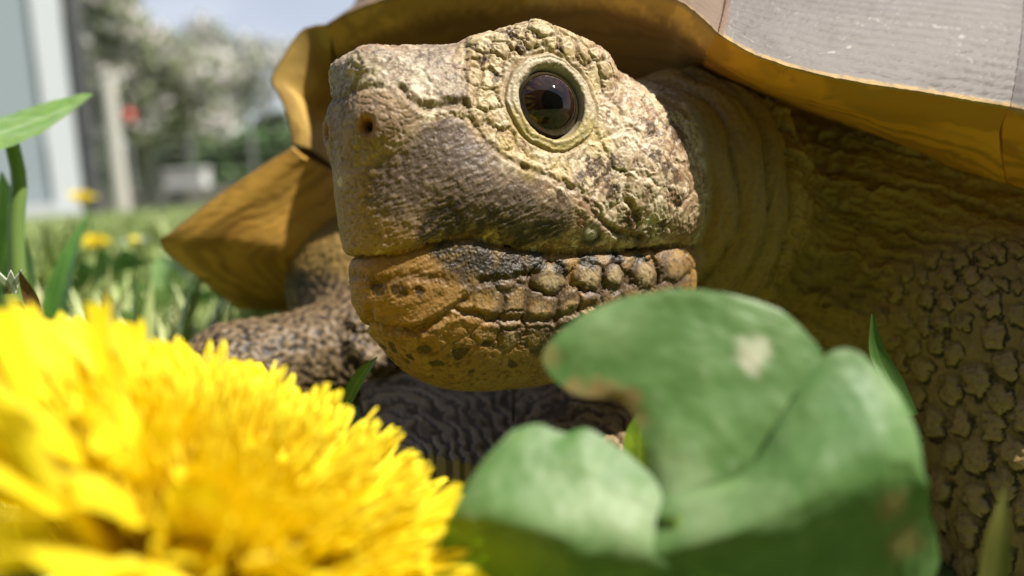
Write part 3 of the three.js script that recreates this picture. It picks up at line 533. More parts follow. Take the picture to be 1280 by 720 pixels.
      mixc(cs, [.10, .06, .018], shoulder * (1 - ss(0, .16, .5 - Math.abs(a1))) * .5); mixc(cs, [.37, .24, .06], shoulder * (1 - ss(0, .3, Math.abs(a1))) * .6); mixc(cs, [.14, .085, .026], shoulder * ss(.15, .6, Math.abs(a2)) * .6);
      dr += (1 - L) * (1 - far) * (1 - neck * .6) * (.17 * Math.abs(gr) * -1 + .06 * gr2); mixc(cs, [.10, .065, .022], (1 - L) * (1 - ss(.02, .22, Math.abs(gr))) * .0 + (1 - L) * ss(.25, .6, Math.abs(gr)) * .5);
      mixc(cs, [.36, .23, .06], ss(.15, .5, n2) * .35 * (1 - neck));
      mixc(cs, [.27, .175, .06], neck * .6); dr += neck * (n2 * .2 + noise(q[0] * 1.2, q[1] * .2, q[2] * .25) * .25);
      // oval scales of the leg, each with a dark rim
      if (L > 0) {
        const m = F1 + n2 * .045 + n3 * .015, inside = 1 - ss(.66, .79, m), lx = w >= 0 ? x * 1.1 - scales.p[w][0] : 0, ly = w >= 0 ? y * .76 - scales.p[w][1] : 0;
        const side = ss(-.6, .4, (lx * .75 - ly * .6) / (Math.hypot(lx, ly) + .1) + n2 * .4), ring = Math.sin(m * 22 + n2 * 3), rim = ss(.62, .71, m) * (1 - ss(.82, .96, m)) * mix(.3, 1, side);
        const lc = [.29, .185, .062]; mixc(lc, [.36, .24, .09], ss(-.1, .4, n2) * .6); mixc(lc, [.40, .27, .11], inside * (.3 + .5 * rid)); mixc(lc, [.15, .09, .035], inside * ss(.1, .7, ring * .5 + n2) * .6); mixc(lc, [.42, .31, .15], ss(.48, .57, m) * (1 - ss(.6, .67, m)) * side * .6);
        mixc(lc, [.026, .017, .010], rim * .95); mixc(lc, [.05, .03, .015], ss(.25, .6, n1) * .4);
        dr += L * (size * .5 * (Math.sqrt(Math.max(0, 1 - (m / .8) ** 2)) - .4) * inside - clamp(ly, -2, 2) * .16 * inside - .18 * rim + .16 * n2 + .1 * gr2 + .04 * ring * inside); mixc(cs, lc, L);
      }
      if (far) { const fg = noise(x * 1.0, y * 1.0, z * 1.0), lc = [.14, .095, .048]; mixc(lc, [.21, .148, .078], ss(.15, .5, fg)); mixc(lc, [.018, .012, .008], ss(.05, .35, -fg)); mixc(cs, [.22, .145, .05], .6); mixc(cs, lc, ss(-12, -20, x) * ss(4, 0, y + (x + 30) * .15)); dr += .35 * fg + .1 * gr2; }  // skin of the far recess browned: shade under the shell put into its colour
      dr += n3 * .04;
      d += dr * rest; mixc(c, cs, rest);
    }
    out[i * 3] = x + nor[i * 3] * d; out[i * 3 + 1] = y + nor[i * 3 + 1] * d; out[i * 3 + 2] = z + nor[i * 3 + 2] * d;
    bodyColor.push(Math.max(c[0], .004), Math.max(c[1], .004), Math.max(c[2], .003));
  }
  body.pos = out;
}
console.log('body', body.pos.length / 3, body.idx.length / 3, 'scales', scales.p.length);
const tortoiseBase = toWorld([20, -20, -160]); tortoiseBase.y = 0;
const tortoise = thing('tortoise', 'large tortoise with scaly tan head, grey topped shell and thick foreleg', 'tortoise', tortoiseBase);
part('body', geoOf(body.pos, body.idx, bodyColor, tortoiseBase), VC({ roughness: .5, specularIntensity: .7 }), tortoise);
{ // ---- eye
  const eye = new THREE.Group(); eye.name = 'eye'; eye.position.copy(toWorld(EYE.c.map((v, k) => v - EYE.n[k] * 2.35)).sub(tortoiseBase)); tortoise.add(eye);
  const dir = V(EYE.n).applyAxisAngle(new THREE.Vector3(0, 1, 0), -.12).applyAxisAngle(new THREE.Vector3(1, 0, 0), .05).transformDirection(camera.matrixWorld);
  eye.quaternion.setFromUnitVectors(new THREE.Vector3(0, 1, 0), dir);
  const gloss = (c, r = .04) => new THREE.MeshPhysicalMaterial({ color: new THREE.Color().setRGB(...c), roughness: r });
  part('eyeball', new THREE.SphereGeometry(.0046, 64, 48), gloss([.05, .035, .02]), eye);
  const irisGeo = new THREE.SphereGeometry(.00464, 96, 40, 0, Math.PI * 2, 0, .86), ic = [], ip = irisGeo.attributes.position;
  for (let i = 0; i < ip.count; i++) { const a = Math.atan2(ip.getZ(i), ip.getX(i)), r = Math.acos(clamp(ip.getY(i) / .00464, -1, 1)), n = noise(Math.cos(a) * 9, Math.sin(a) * 9, r * 3), c = [.018, .008, .005]; mixc(c, [.045, .02, .01], ss(-.2, .6, n) * ss(.4, .6, r)); mixc(c, [.10, .065, .01], ss(.6, .9, n + .6 * Math.cos(a - 2.6)) * ss(.45, .62, r) * .8); mixc(c, [.012, .007, .005], ss(.68, .82, r)); ic.push(...c); }
  irisGeo.setAttribute('color', new THREE.BufferAttribute(new Float32Array(ic), 3));
  part('iris', irisGeo, VC({ roughness: .04, side: THREE.FrontSide }), eye);
  part('pupil', new THREE.SphereGeometry(.00467, 48, 16, 0, Math.PI * 2, 0, .3), gloss([.004, .003, .003]), eye);
}
// ---- shell: each scute a closed plate between its rim, its underside and its upper end
function scute(name, rim, under, top, o) {
  const nu = o.nu ?? 120, rimR = o.rim ?? 1.1, VT = o.vt ?? 60, VU = o.vu ?? 46, rows = VT + VU + 8, pos = [], col = [], idx = [];
  const P = (L) => L.map(([a, b, D]) => at(a, b, D)), cr = P(rim), cu = P(under), ct = P(top);
  for (let i = 0; i <= nu; i++) {
    const u = i / nu, t0 = V(catmull(ct, u)), r0 = V(catmull(cr, u)), u0 = V(catmull(cu, u));
    const gap = ss(0, .012, Math.min(u, 1 - u));
    const outT = t0.clone().sub(r0), outU = u0.clone().sub(r0), bul = outT.clone().cross(V(catmull(cr, Math.min(u + .01, 1))).sub(V(catmull(cr, Math.max(u - .01, 0))))).normalize();
    if (bul.dot(outU) > 0) bul.negate();
    for (let j = 0; j <= rows; j++) {
      let p, side, s;
      if (j <= VT) { s = 1 - j / VT; s = s * s * .6 + s * .4; side = 0; const k = rimR / outT.length(); const e = Math.max(s, 0); p = r0.clone().addScaledVector(outT, e).addScaledVector(bul, outT.length() * (o.bulge ?? .08) * 4 * e * (1 - e) * .5 + (s < k ? -0 : 0)); }
      else if (j <= VT + VU) { s = (j - VT) / VU; side = 1; p = r0.clone().addScaledVector(outU, s).addScaledVector(bul, -rimR * 2 * Math.sin(Math.min(s * 6, 1) * Math.PI / 2) * (1 - s) + (o.hollow ?? 0) * 4 * s * (1 - s)); }
      else { s = (j - VT - VU) / 8; side = 2; p = u0.clone().lerp(t0, s).addScaledVector(bul, Math.sin(s * Math.PI) * -1); }
      const { d, c } = o.look(side, s * (side ? outU.length() : outT.length()), u, p, s);
      const dirn = side === 0 ? bul : bul.clone().negate();
      p.addScaledVector(dirn, d * (side === 2 ? 0 : 1) - (1 - gap) * .0);
      pos.push(p.x, p.y, p.z); col.push(...c);
    }
  }
  for (let i = 0; i < nu; i++) for (let j = 0; j < rows; j++) { const a = i * (rows + 1) + j, b = a + rows + 1; idx.push(a, b, a + 1, b, b + 1, a + 1); }
  for (const i of [0, nu]) { const b = i * (rows + 1); for (let j = 1; j < rows - 1; j++) idx.push(b, b + j, b + j + 1); }
  return part(name, geoOf(pos, idx, col, tortoiseBase), VC({ roughness: o.rough ?? .58, specularIntensity: .35 }), tortoise);
}
const keratin = (k) => (side, dist, u, p, s) => {
  const { x, y, z } = p, n1 = fbm(x * .12 + k, y * .12, z * .12, 4), n2 = fbm(x * .8, y * .8 + k, z * .8, 4), n3 = noise(x * 4, y * 4, z * 4), n4 = noise(x * 9, y * 9, z * 9);
  if (side === 0) {
    const rings = Math.sin(dist * 3.1 + n1 * 2.2 + n2 * .8), fine = noise(dist * 2 + n1 * 8, u * 14, k + n2), c = [.20, .18, .172];
    mixc(c, [.14, .12, .11], ss(-.1, .5, n1 + n2 * .4) * .6); mixc(c, [.25, .23, .215], ss(.1, .7, fine * .5 + n2) * .5); mixc(c, [.5, .48, .46], ss(.38, .6, n4 * .5 + n3 * .35 + n2 * .2) * .55);
    mixc(c, [.075, .06, .052], ss(.3, .7, -n3 * .7 - n2 * .4) * .4);
    const st = ridge(dist * .11 + n1 * .5, u * 2.2 + k, 1.5 + n2 * .1); mixc(c, [.66, .64, .62], ss(.95, .99, st) * .45 * ss(0, .4, n2));
    mixc(c, [.50, .33, .12], (1 - ss(.3, 1.3, dist + n2 * .8)) * .9);
    if (k === 4) { const seam = ss(.085, 0, u + n2 * .01 + dist * .0016); mixc(c, [.2, .1, .035], seam * .8); const gl = noise(u * 60 + n1 * 4, dist * .25, 3) ; mixc(c, [.72, .7, .68], ss(.16, .02, u) * ss(.2, .5, gl) * .2); }
    if (k < 4) mixc(c, [.2, .115, .05], .6);
    mixc(c, [.1, .08, .066], ss(.2, .9, rings * .6 + n2) * .35); return { d: rings * .05 + fine * .04 + n2 * .1 + n3 * .03 + n4 * .015, c };
  }
  const rings = Math.sin(dist * 1.9 + n1 * 7 + u * 3), streak = noise(dist * .5 + n1 * 4, u * 4 + n1 * 3, k), c = k > 3.5 ? [.80, .37, .04] : [.72, .41, .085];  // orange keratin, raised in colour to stand in for sunlight glowing through
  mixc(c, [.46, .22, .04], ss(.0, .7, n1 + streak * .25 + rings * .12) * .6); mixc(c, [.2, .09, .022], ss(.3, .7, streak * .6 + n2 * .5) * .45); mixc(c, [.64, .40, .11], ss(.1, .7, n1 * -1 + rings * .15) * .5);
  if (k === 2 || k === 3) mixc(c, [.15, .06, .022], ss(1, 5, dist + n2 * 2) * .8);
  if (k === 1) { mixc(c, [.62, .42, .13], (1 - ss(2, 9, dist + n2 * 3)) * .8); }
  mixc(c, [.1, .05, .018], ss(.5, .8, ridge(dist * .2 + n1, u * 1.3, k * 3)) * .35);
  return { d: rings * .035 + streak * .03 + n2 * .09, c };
};
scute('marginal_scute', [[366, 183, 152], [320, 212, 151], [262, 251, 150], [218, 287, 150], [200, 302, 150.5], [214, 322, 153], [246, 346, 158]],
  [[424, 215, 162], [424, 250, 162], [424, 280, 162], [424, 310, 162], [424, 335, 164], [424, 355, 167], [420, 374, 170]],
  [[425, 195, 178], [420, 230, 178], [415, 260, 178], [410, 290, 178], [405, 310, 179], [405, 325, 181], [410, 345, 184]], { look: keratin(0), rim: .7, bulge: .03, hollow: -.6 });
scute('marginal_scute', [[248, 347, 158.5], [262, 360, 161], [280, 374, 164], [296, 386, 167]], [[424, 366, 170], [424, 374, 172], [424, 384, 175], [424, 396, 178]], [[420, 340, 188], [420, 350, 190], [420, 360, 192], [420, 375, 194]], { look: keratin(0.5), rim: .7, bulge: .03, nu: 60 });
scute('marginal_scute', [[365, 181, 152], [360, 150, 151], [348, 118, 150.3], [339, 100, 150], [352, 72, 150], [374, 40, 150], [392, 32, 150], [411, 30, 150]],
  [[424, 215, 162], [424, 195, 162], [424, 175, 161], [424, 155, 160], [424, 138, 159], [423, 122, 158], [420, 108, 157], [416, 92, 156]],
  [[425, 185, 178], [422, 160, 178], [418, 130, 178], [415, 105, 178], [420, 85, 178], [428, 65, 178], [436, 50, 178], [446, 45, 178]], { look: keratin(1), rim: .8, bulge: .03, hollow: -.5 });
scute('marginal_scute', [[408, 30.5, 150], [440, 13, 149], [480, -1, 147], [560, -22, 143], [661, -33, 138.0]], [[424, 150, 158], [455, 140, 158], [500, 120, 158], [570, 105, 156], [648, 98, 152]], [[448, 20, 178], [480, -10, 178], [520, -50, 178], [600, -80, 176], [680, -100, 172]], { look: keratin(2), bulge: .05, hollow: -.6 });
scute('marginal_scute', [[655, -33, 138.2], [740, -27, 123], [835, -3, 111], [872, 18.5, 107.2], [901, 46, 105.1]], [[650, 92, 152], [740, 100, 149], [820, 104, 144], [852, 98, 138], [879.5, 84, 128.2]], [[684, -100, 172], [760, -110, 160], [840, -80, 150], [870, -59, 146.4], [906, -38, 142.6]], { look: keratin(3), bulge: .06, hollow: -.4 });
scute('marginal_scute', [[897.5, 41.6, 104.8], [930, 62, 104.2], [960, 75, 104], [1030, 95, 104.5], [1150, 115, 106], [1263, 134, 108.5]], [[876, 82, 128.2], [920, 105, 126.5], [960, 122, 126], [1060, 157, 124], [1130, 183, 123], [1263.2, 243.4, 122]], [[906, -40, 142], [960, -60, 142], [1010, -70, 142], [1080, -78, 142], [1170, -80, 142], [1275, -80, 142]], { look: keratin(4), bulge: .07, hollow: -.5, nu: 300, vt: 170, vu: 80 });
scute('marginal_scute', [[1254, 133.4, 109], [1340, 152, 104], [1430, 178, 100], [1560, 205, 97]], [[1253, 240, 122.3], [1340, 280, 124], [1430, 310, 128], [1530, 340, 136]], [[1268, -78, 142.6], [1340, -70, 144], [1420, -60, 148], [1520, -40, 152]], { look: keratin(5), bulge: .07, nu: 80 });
// the dome above, mostly out of the picture
const dome = (name, a, b, k) => { // a: lower edge, b: upper edge
  const nu = 60, nv = 30, pos = [], col = [], idx = [], look = keratin(k), A = a.map((q) => at(...q)), B = b.map((q) => at(...q));
  for (const lay of [0, 1]) for (let i = 0; i <= nu; i++) for (let j = 0; j <= nv; j++) {
    const u = i / nu, v = j / nv, p = V(catmull(A, u)).lerp(V(catmull(B, u)), v), L = V(catmull(A, u)).distanceTo(V(catmull(B, u)));
    p.y += Math.sin(v * Math.PI) * L * .14 + Math.sin(u * Math.PI) * 2; p.z += Math.sin(v * Math.PI) * L * .1; if (lay) { p.y -= 2.2; p.z -= 1; }
    const { d, c } = look(0, 12 + v * L, u * .8 + .15, p, v); p.y += d; pos.push(p.x, p.y, p.z); col.push(...c);
  }
  const n = (nu + 1) * (nv + 1);
  for (let i = 0; i < nu; i++) for (let j = 0; j < nv; j++) { const q = i * (nv + 1) + j, r = q + nv + 1; idx.push(q, r, q + 1, r, r + 1, q + 1, q + n, q + 1 + n, r + n, r + n, q + 1 + n, r + 1 + n); }
  const rim = []; for (let i = 0; i < nu; i++) rim.push([i * (nv + 1), (i + 1) * (nv + 1)], [(i + 1) * (nv + 1) + nv, i * (nv + 1) + nv]); for (let j = 0; j < nv; j++) rim.push([j + 1, j], [nu * (nv + 1) + j, nu * (nv + 1) + j + 1]);
  for (const [q, r] of rim) idx.push(q, q + n, r, r, q + n, r + n);
  part(name, geoOf(pos, idx, col, tortoiseBase), VC({ roughness: .5 }), tortoise);
};
dome('costal_scute', [[448, 8, 178.6], [520, -52, 178.6], [600, -82, 176.6], [682, -102, 172.6]], [[640, -160, 250], [680, -230, 250], [730, -260, 250], [790, -270, 250]], 1.5);
dome('vertebral_scute', [[686, -103, 172.6], [760, -113, 160.6], [840, -83, 150.6], [904, -43, 142.6]], [[800, -270, 250], [860, -280, 245], [930, -270, 240], [990, -250, 235]], 5.5);
dome('costal_scute', [[908, -43, 142.6], [1010, -73, 142.6], [1170, -83, 142.6], [1420, -66, 148.6]], [[1000, -250, 235], [1080, -250, 232], [1180, -240, 232], [1320, -220, 235]], 5.7);
dome('costal_scute', [[440, 10, 179], [424, 80, 179], [424, 150, 179], [426, 190, 179]], [[650, -150, 250], [600, -20, 255], [580, 60, 255], [570, 120, 255]], 1.7);
// ---- plastron plates under the chin
function gular(rim, back, k) {
  const nu = 110, nv = 90, pos = [], col = [], idx = [], A = rim.map((q) => at(...q)), B = back.map((q) => at(...q));
  for (const lay of [0, 1]) for (let i = 0; i <= nu; i++) for (let j = 0; j <= nv; j++) {
    const u = i / nu, v = j / nv, p = V(catmull(A, u)).lerp(V(catmull(B, u)), v); p.y += Math.sin(v * Math.PI * .5) * 3.5 + Math.sin(u * Math.PI) * 1.5;
    const n1 = fbm(p.x * .2 + k, p.y * .2, p.z * .2), n2 = fbm(p.x, p.y, p.z), r = Math.hypot((u - .35) * 1.2, v * .8 + .1) * 46 + n1 * 7, ring = Math.sin(r * 1.5), c = [.30, .215, .12];
    mixc(c, [.07, .043, .022], ss(.1, .8, ring + n2 * .8) * .9); mixc(c, [.12, .07, .03], ss(-.1, .3, n1) * .7);
    p.y += (lay ? -3 : 0) + (lay ? 0 : -.35 * ss(-.2, .4, ring)); pos.push(p.x, p.y, p.z); col.push(...c);
  }
  const n = (nu + 1) * (nv + 1);
  for (let i = 0; i < nu; i++) for (let j = 0; j < nv; j++) { const q = i * (nv + 1) + j, r = q + nv + 1; idx.push(q, r, q + 1, r, r + 1, q + 1, q + n, q + 1 + n, r + n, r + n, q + 1 + n, r + 1 + n); }
  for (let i = 0; i < nu; i++) { const q = i * (nv + 1), r = q + nv + 1; idx.push(q, q + n, r, r, q + n, r + n); }
  part('gular_scute', geoOf(pos, idx, col, tortoiseBase), VC({ roughness: .5 }), tortoise);
}
gular([[455, 520, 122], [500, 565, 116], [560, 585, 113], [640, 590, 112]], [[440, 470, 150], [500, 476, 148], [570, 480, 146], [640, 482, 146]], 1);
gular([[643, 590, 112], [720, 590, 112], [800, 570, 114], [860, 540, 120]], [[643, 482, 146], [720, 480, 146], [800, 474, 148], [860, 465, 150]], 2);
// ================================================================ PLANTS NEAR THE LENS
function loft(curves, nu, nv, look) {                         // a sheet through rows of points; look(u, v, p) gives relief and colour
  const C = curves.map((c) => c.map((q) => at(...q))), pos = [], col = [], idx = [], P = [];
  for (let i = 0; i <= nu; i++) { const rows = C.map((c) => catmull(c, i / nu)); for (let j = 0; j <= nv; j++) P.push(catmull(rows, j / nv)); }
  const k = (i, j) => P[clamp(i, 0, nu) * (nv + 1) + clamp(j, 0, nv)];
  for (let i = 0; i <= nu; i++) for (let j = 0; j <= nv; j++) {
    const p = k(i, j), du = V(k(i + 1, j)).sub(V(k(i - 1, j))), dv = V(k(i, j + 1)).sub(V(k(i, j - 1))), n = du.cross(dv).normalize(); if (n.y < 0) n.negate();
    const { d, c } = look(i / nu, j / nv, p); pos.push(p[0] + n.x * d, p[1] + n.y * d, p[2] + n.z * d); col.push(...c);
  }
  for (let i = 0; i < nu; i++) for (let j = 0; j < nv; j++) { const a = i * (nv + 1) + j, b = a + nv + 1; idx.push(a, a + 1, b, b, a + 1, b + 1); }
  return { pos, idx, col };
}
function tube(pts, r0, r1, seg = 24, sides = 12) {             // a stalk through points given in world metres, relative to a base
  const c = new THREE.CatmullRomCurve3(pts), g = new THREE.TubeGeometry(c, seg, 1, sides), p = g.attributes.position;
  for (let i = 0; i < p.count; i++) { const k = Math.floor(i / (sides + 1)) / seg, q = c.getPointAt(k), s = mix(r0, r1, k); p.setXYZ(i, q.x + (p.getX(i) - q.x) * s, q.y + (p.getY(i) - q.y) * s, q.z + (p.getZ(i) - q.z) * s); }
  g.computeVertexNormals(); return g;
}
const greenStalk = new THREE.MeshPhysicalMaterial({ color: lin(.16, .26, .06), roughness: .5 });
// ---- dandelion in front of the tortoise
function petalGeo(curl, w, seed) {                            // a strap 1 long, toothed at the end, cupped and curled back
  const r = rng(seed), nx = 4, ny = 12, pos = [], idx = [], col = [];
  for (let j = 0; j <= ny; j++) for (let i = 0; i <= nx; i++) {
    const t = j / ny, u = i / nx * 2 - 1, wide = w * (.5 + .5 * ss(0, .4, t)) * (1 - .12 * ss(.85, 1, t)), a = curl * t * t, tooth = j === ny ? (i % 2 ? -.035 : .01) : 0;
    pos.push(u * wide / 2, (t + tooth) * (1 - a * a * .18), a * .5 * t - .12 * w * (1 - u * u) * 2 + noise(t * 3 + seed, u, 0) * .02);
    const c = [.94, .80, .016]; mixc(c, [.93, .74, .012], ss(.4, 0, t)); mixc(c, [.94, .83, .07], ss(.1, .6, noise(u * 4, t * 2, seed)) * .6); if (Math.abs(Math.abs(u) - .5) < .1) mixc(c, [.74, .47, .005], .4); col.push(...c);
  }
  for (let j = 0; j < ny; j++) for (let i = 0; i < nx; i++) { const a = j * (nx + 1) + i; idx.push(a, a + 1, a + nx + 1, a + 1, a + nx + 2, a + nx + 1); }
  const g = new THREE.BufferGeometry(); g.setAttribute('position', new THREE.Float32BufferAttribute(pos, 3)); g.setAttribute('color', new THREE.Float32BufferAttribute(col, 3)); g.setIndex(idx); g.computeVertexNormals(); return g;
}
const petalMat = VC({ roughness: .6, transmission: .28, thickness: 0, specularIntensity: .4 });
const petals = [petalGeo(.35, .21, 1), petalGeo(.55, .2, 2), petalGeo(.15, .22, 3), petalGeo(-.25, .2, 4)];
function stigmaGeo(seed) {                                    // a style with two arms that curl back
  const r = rng(seed), c = [];
  c.push(tube([new THREE.Vector3(0, 0, 0), new THREE.Vector3(.01, .35, 0), new THREE.Vector3(0, .7, .01)], .04, .035, 6, 6));
  for (const s of [-1, 1]) c.push(tube([new THREE.Vector3(0, .69, .01), new THREE.Vector3(s * .07, .84, .02), new THREE.Vector3(s * .19, .92, 0), new THREE.Vector3(s * .27, .82, 0), new THREE.Vector3(s * .2, .72, .02)], .036, .042, 10, 6));
  return mergeGeometries(c);
}
const stigmas = [stigmaGeo(1), stigmaGeo(2)], stigmaMat = new THREE.MeshPhysicalMaterial({ color: lin(.94, .75, .016), roughness: .7 });
function flowerHead(g, c, axis, R0, n, seed, nStig, shape) {   // strap florets from the middle outwards; c and R0 in metres, relative to g
  const r = rng(seed), u = new THREE.Vector3(1, 0, 0).addScaledVector(axis, -axis.x).normalize(), v = axis.clone().cross(u), M = new THREE.Matrix4();
  for (let i = 0; i < n; i++) {
    const t = (i + .5) / n, phi = i * 2.39996 + (r() - .5) * .3, out = u.clone().multiplyScalar(Math.cos(phi)).addScaledVector(v, Math.sin(phi));
    const { tilt, len, wide = 1 } = shape(t, out, r), th = tilt + (r() - .5) * .2, L = len * (.88 + r() * .24) * R0;
    const y = axis.clone().multiplyScalar(Math.cos(th)).addScaledVector(out, Math.sin(th)), z0 = out.clone().multiplyScalar(Math.cos(th)).addScaledVector(axis, -Math.sin(th)), x = y.clone().cross(z0).normalize(), z = x.clone().cross(y);
    const p = c.clone().addScaledVector(out, R0 * .3 * Math.sqrt(t)).addScaledVector(axis, R0 * (.02 + .1 * (1 - t)));
    const m = part('petal', petals[i % 4], petalMat, g), s = wide * L * (.75 + r() * .5) * (R0 * .9 / Math.max(L, R0 * .45));
    M.makeBasis(x.multiplyScalar(s), y.multiplyScalar(L), z.multiplyScalar(L)).setPosition(p); M.decompose(m.position, m.quaternion, m.scale);
  }
  for (let i = 0; i < nStig; i++) {
    const t = (i + .5) / nStig, phi = i * 2.39996 + 1, out = u.clone().multiplyScalar(Math.cos(phi)).addScaledVector(v, Math.sin(phi)), th = .8 * Math.sqrt(t) + (r() - .5) * .25, L = R0 * (.72 + r() * .14);
    const y = axis.clone().multiplyScalar(Math.cos(th)).addScaledVector(out, Math.sin(th)), x = new THREE.Vector3(r() - .5, r() - .5, r() - .5).cross(y).normalize(), z = x.clone().cross(y), k = R0 * .2;
    const m = part('stigma', stigmas[i % 2], stigmaMat, g); M.makeBasis(x.multiplyScalar(k), y.multiplyScalar(L), z.multiplyScalar(k)).setPosition(c.clone().addScaledVector(out, R0 * .36 * Math.sqrt(t)).addScaledVector(axis, R0 * .06)); M.decompose(m.position, m.quaternion, m.scale);
  }
}
function bracts(g, c, axis, R0, n, seed) {
  const r = rng(seed), u = new THREE.Vector3(1, 0, 0).addScaledVector(axis, -axis.x).normalize(), v = axis.clone().cross(u), M = new THREE.Matrix4(), geo = bladeGeo(.3, .35, 6), mat = leafMat({ color: lin(.13, .22, .05), transmission: .15 });
  for (let i = 0; i < n; i++) { const phi = i / n * 6.283, out = u.clone().multiplyScalar(Math.cos(phi)).addScaledVector(v, Math.sin(phi)), th = i % 2 ? 2.1 + r() * .4 : 1.0 + r() * .2, y = axis.clone().multiplyScalar(Math.cos(th)).addScaledVector(out, Math.sin(th)), x = y.clone().cross(out).normalize(), z = x.clone().cross(y), L = R0 * (i % 2 ? .5 : .55);
    const m = part('bract', geo, mat, g); M.makeBasis(x.multiplyScalar(L), y.multiplyScalar(L), z.multiplyScalar(L)).setPosition(c.clone().addScaledVector(out, R0 * .22).addScaledVector(axis, -R0 * .1)); M.decompose(m.position, m.quaternion, m.scale); }
}
{
  const c = toWorld(at(270, 720, 63)), foot = c.clone().add(new THREE.Vector3(-.006, 0, -.004)); foot.y = 0;
  const g = thing('dandelion', 'large yellow dandelion in full bloom in front of the tortoise', 'flower', foot), rel = c.clone().sub(foot);
  const axis = new THREE.Vector3(.47, .86, .09).normalize().transformDirection(camera.matrixWorld);
  const receptacle = new THREE.SphereGeometry(.0052, 24, 16); receptacle.scale(1, .75, 1); part('receptacle', receptacle.translate(rel.x - axis.x * .002, rel.y - axis.y * .002, rel.z - axis.z * .002), greenStalk, g);
  part('stem', tube([new THREE.Vector3(), new THREE.Vector3(.001, rel.y * .5, .001), rel.clone().addScaledVector(axis, -.003)], .0022, .0019), greenStalk, g);
  bracts(g, rel, axis, .018, 22, 3);
  flowerHead(g, rel, axis, .0182, 220, 12, 150, (t, out, r) => ({ tilt: mix(.15, 1.25 - .22 * clamp(out.z) + .38 * clamp(-out.z), Math.pow(t, .85)), len: mix(.34, 1.1 - .1 * clamp(out.z) + .25 * clamp(-out.x), Math.pow(t, .9)), wide: mix(.85, 1.6, t * t * t) }));
}
function smallDandelion(px, py, D, R0, label, n) {
  const c = toWorld(at(px, py, D)), foot = c.clone().add(new THREE.Vector3(.004, 0, -.003)); foot.y = 0; const g = thing('dandelion', label, 'flower', foot), rel = c.clone().sub(foot), axis = new THREE.Vector3(.2, .95, .15).normalize();
  part('stem', tube([new THREE.Vector3(), rel.clone().multiplyScalar(.5).add(new THREE.Vector3(.002, 0, 0)), rel], .0016, .0014), greenStalk, g); bracts(g, rel, axis, R0, 12, 4);
  flowerHead(g, rel, axis, R0, n, 40 + n, 0, (t) => ({ tilt: mix(.1, 1.3, Math.pow(t, .8)), len: mix(.5, 1, t) }));
}
smallDandelion(103, 250, 640, .0095, 'small orange yellow dandelion standing far off in front of the house', 60);
smallDandelion(120, 306, 430, .007, 'small yellow dandelion low in the lawn left of the shell', 50);
{ // daisy
  const c = toWorld(at(168, 303, 380)), foot = c.clone(); foot.y = 0; const g = thing('daisy', 'small white daisy in the lawn left of the shell', 'flower', foot), rel = c.clone().sub(foot), M = new THREE.Matrix4(), mat = new THREE.MeshPhysicalMaterial({ color: lin(.8, .8, .8), roughness: .7, side: THREE.DoubleSide });
  part('stem', tube([new THREE.Vector3(), rel.clone().multiplyScalar(.6), rel], .0009, .0008), greenStalk, g); part('disc', new THREE.SphereGeometry(.0022, 16, 10).translate(rel.x, rel.y + .0005, rel.z), stigmaMat, g);
  const geo = bladeGeo(.26, .2, 5); for (let i = 0; i < 24; i++) { const m = part('petal', geo, mat, g); m.position.copy(rel); m.rotation.set(1.2, 0, 0); m.quaternion.premultiply(new THREE.Quaternion().setFromAxisAngle(up, i / 24 * 6.283)); m.scale.setScalar(.0075); }
}
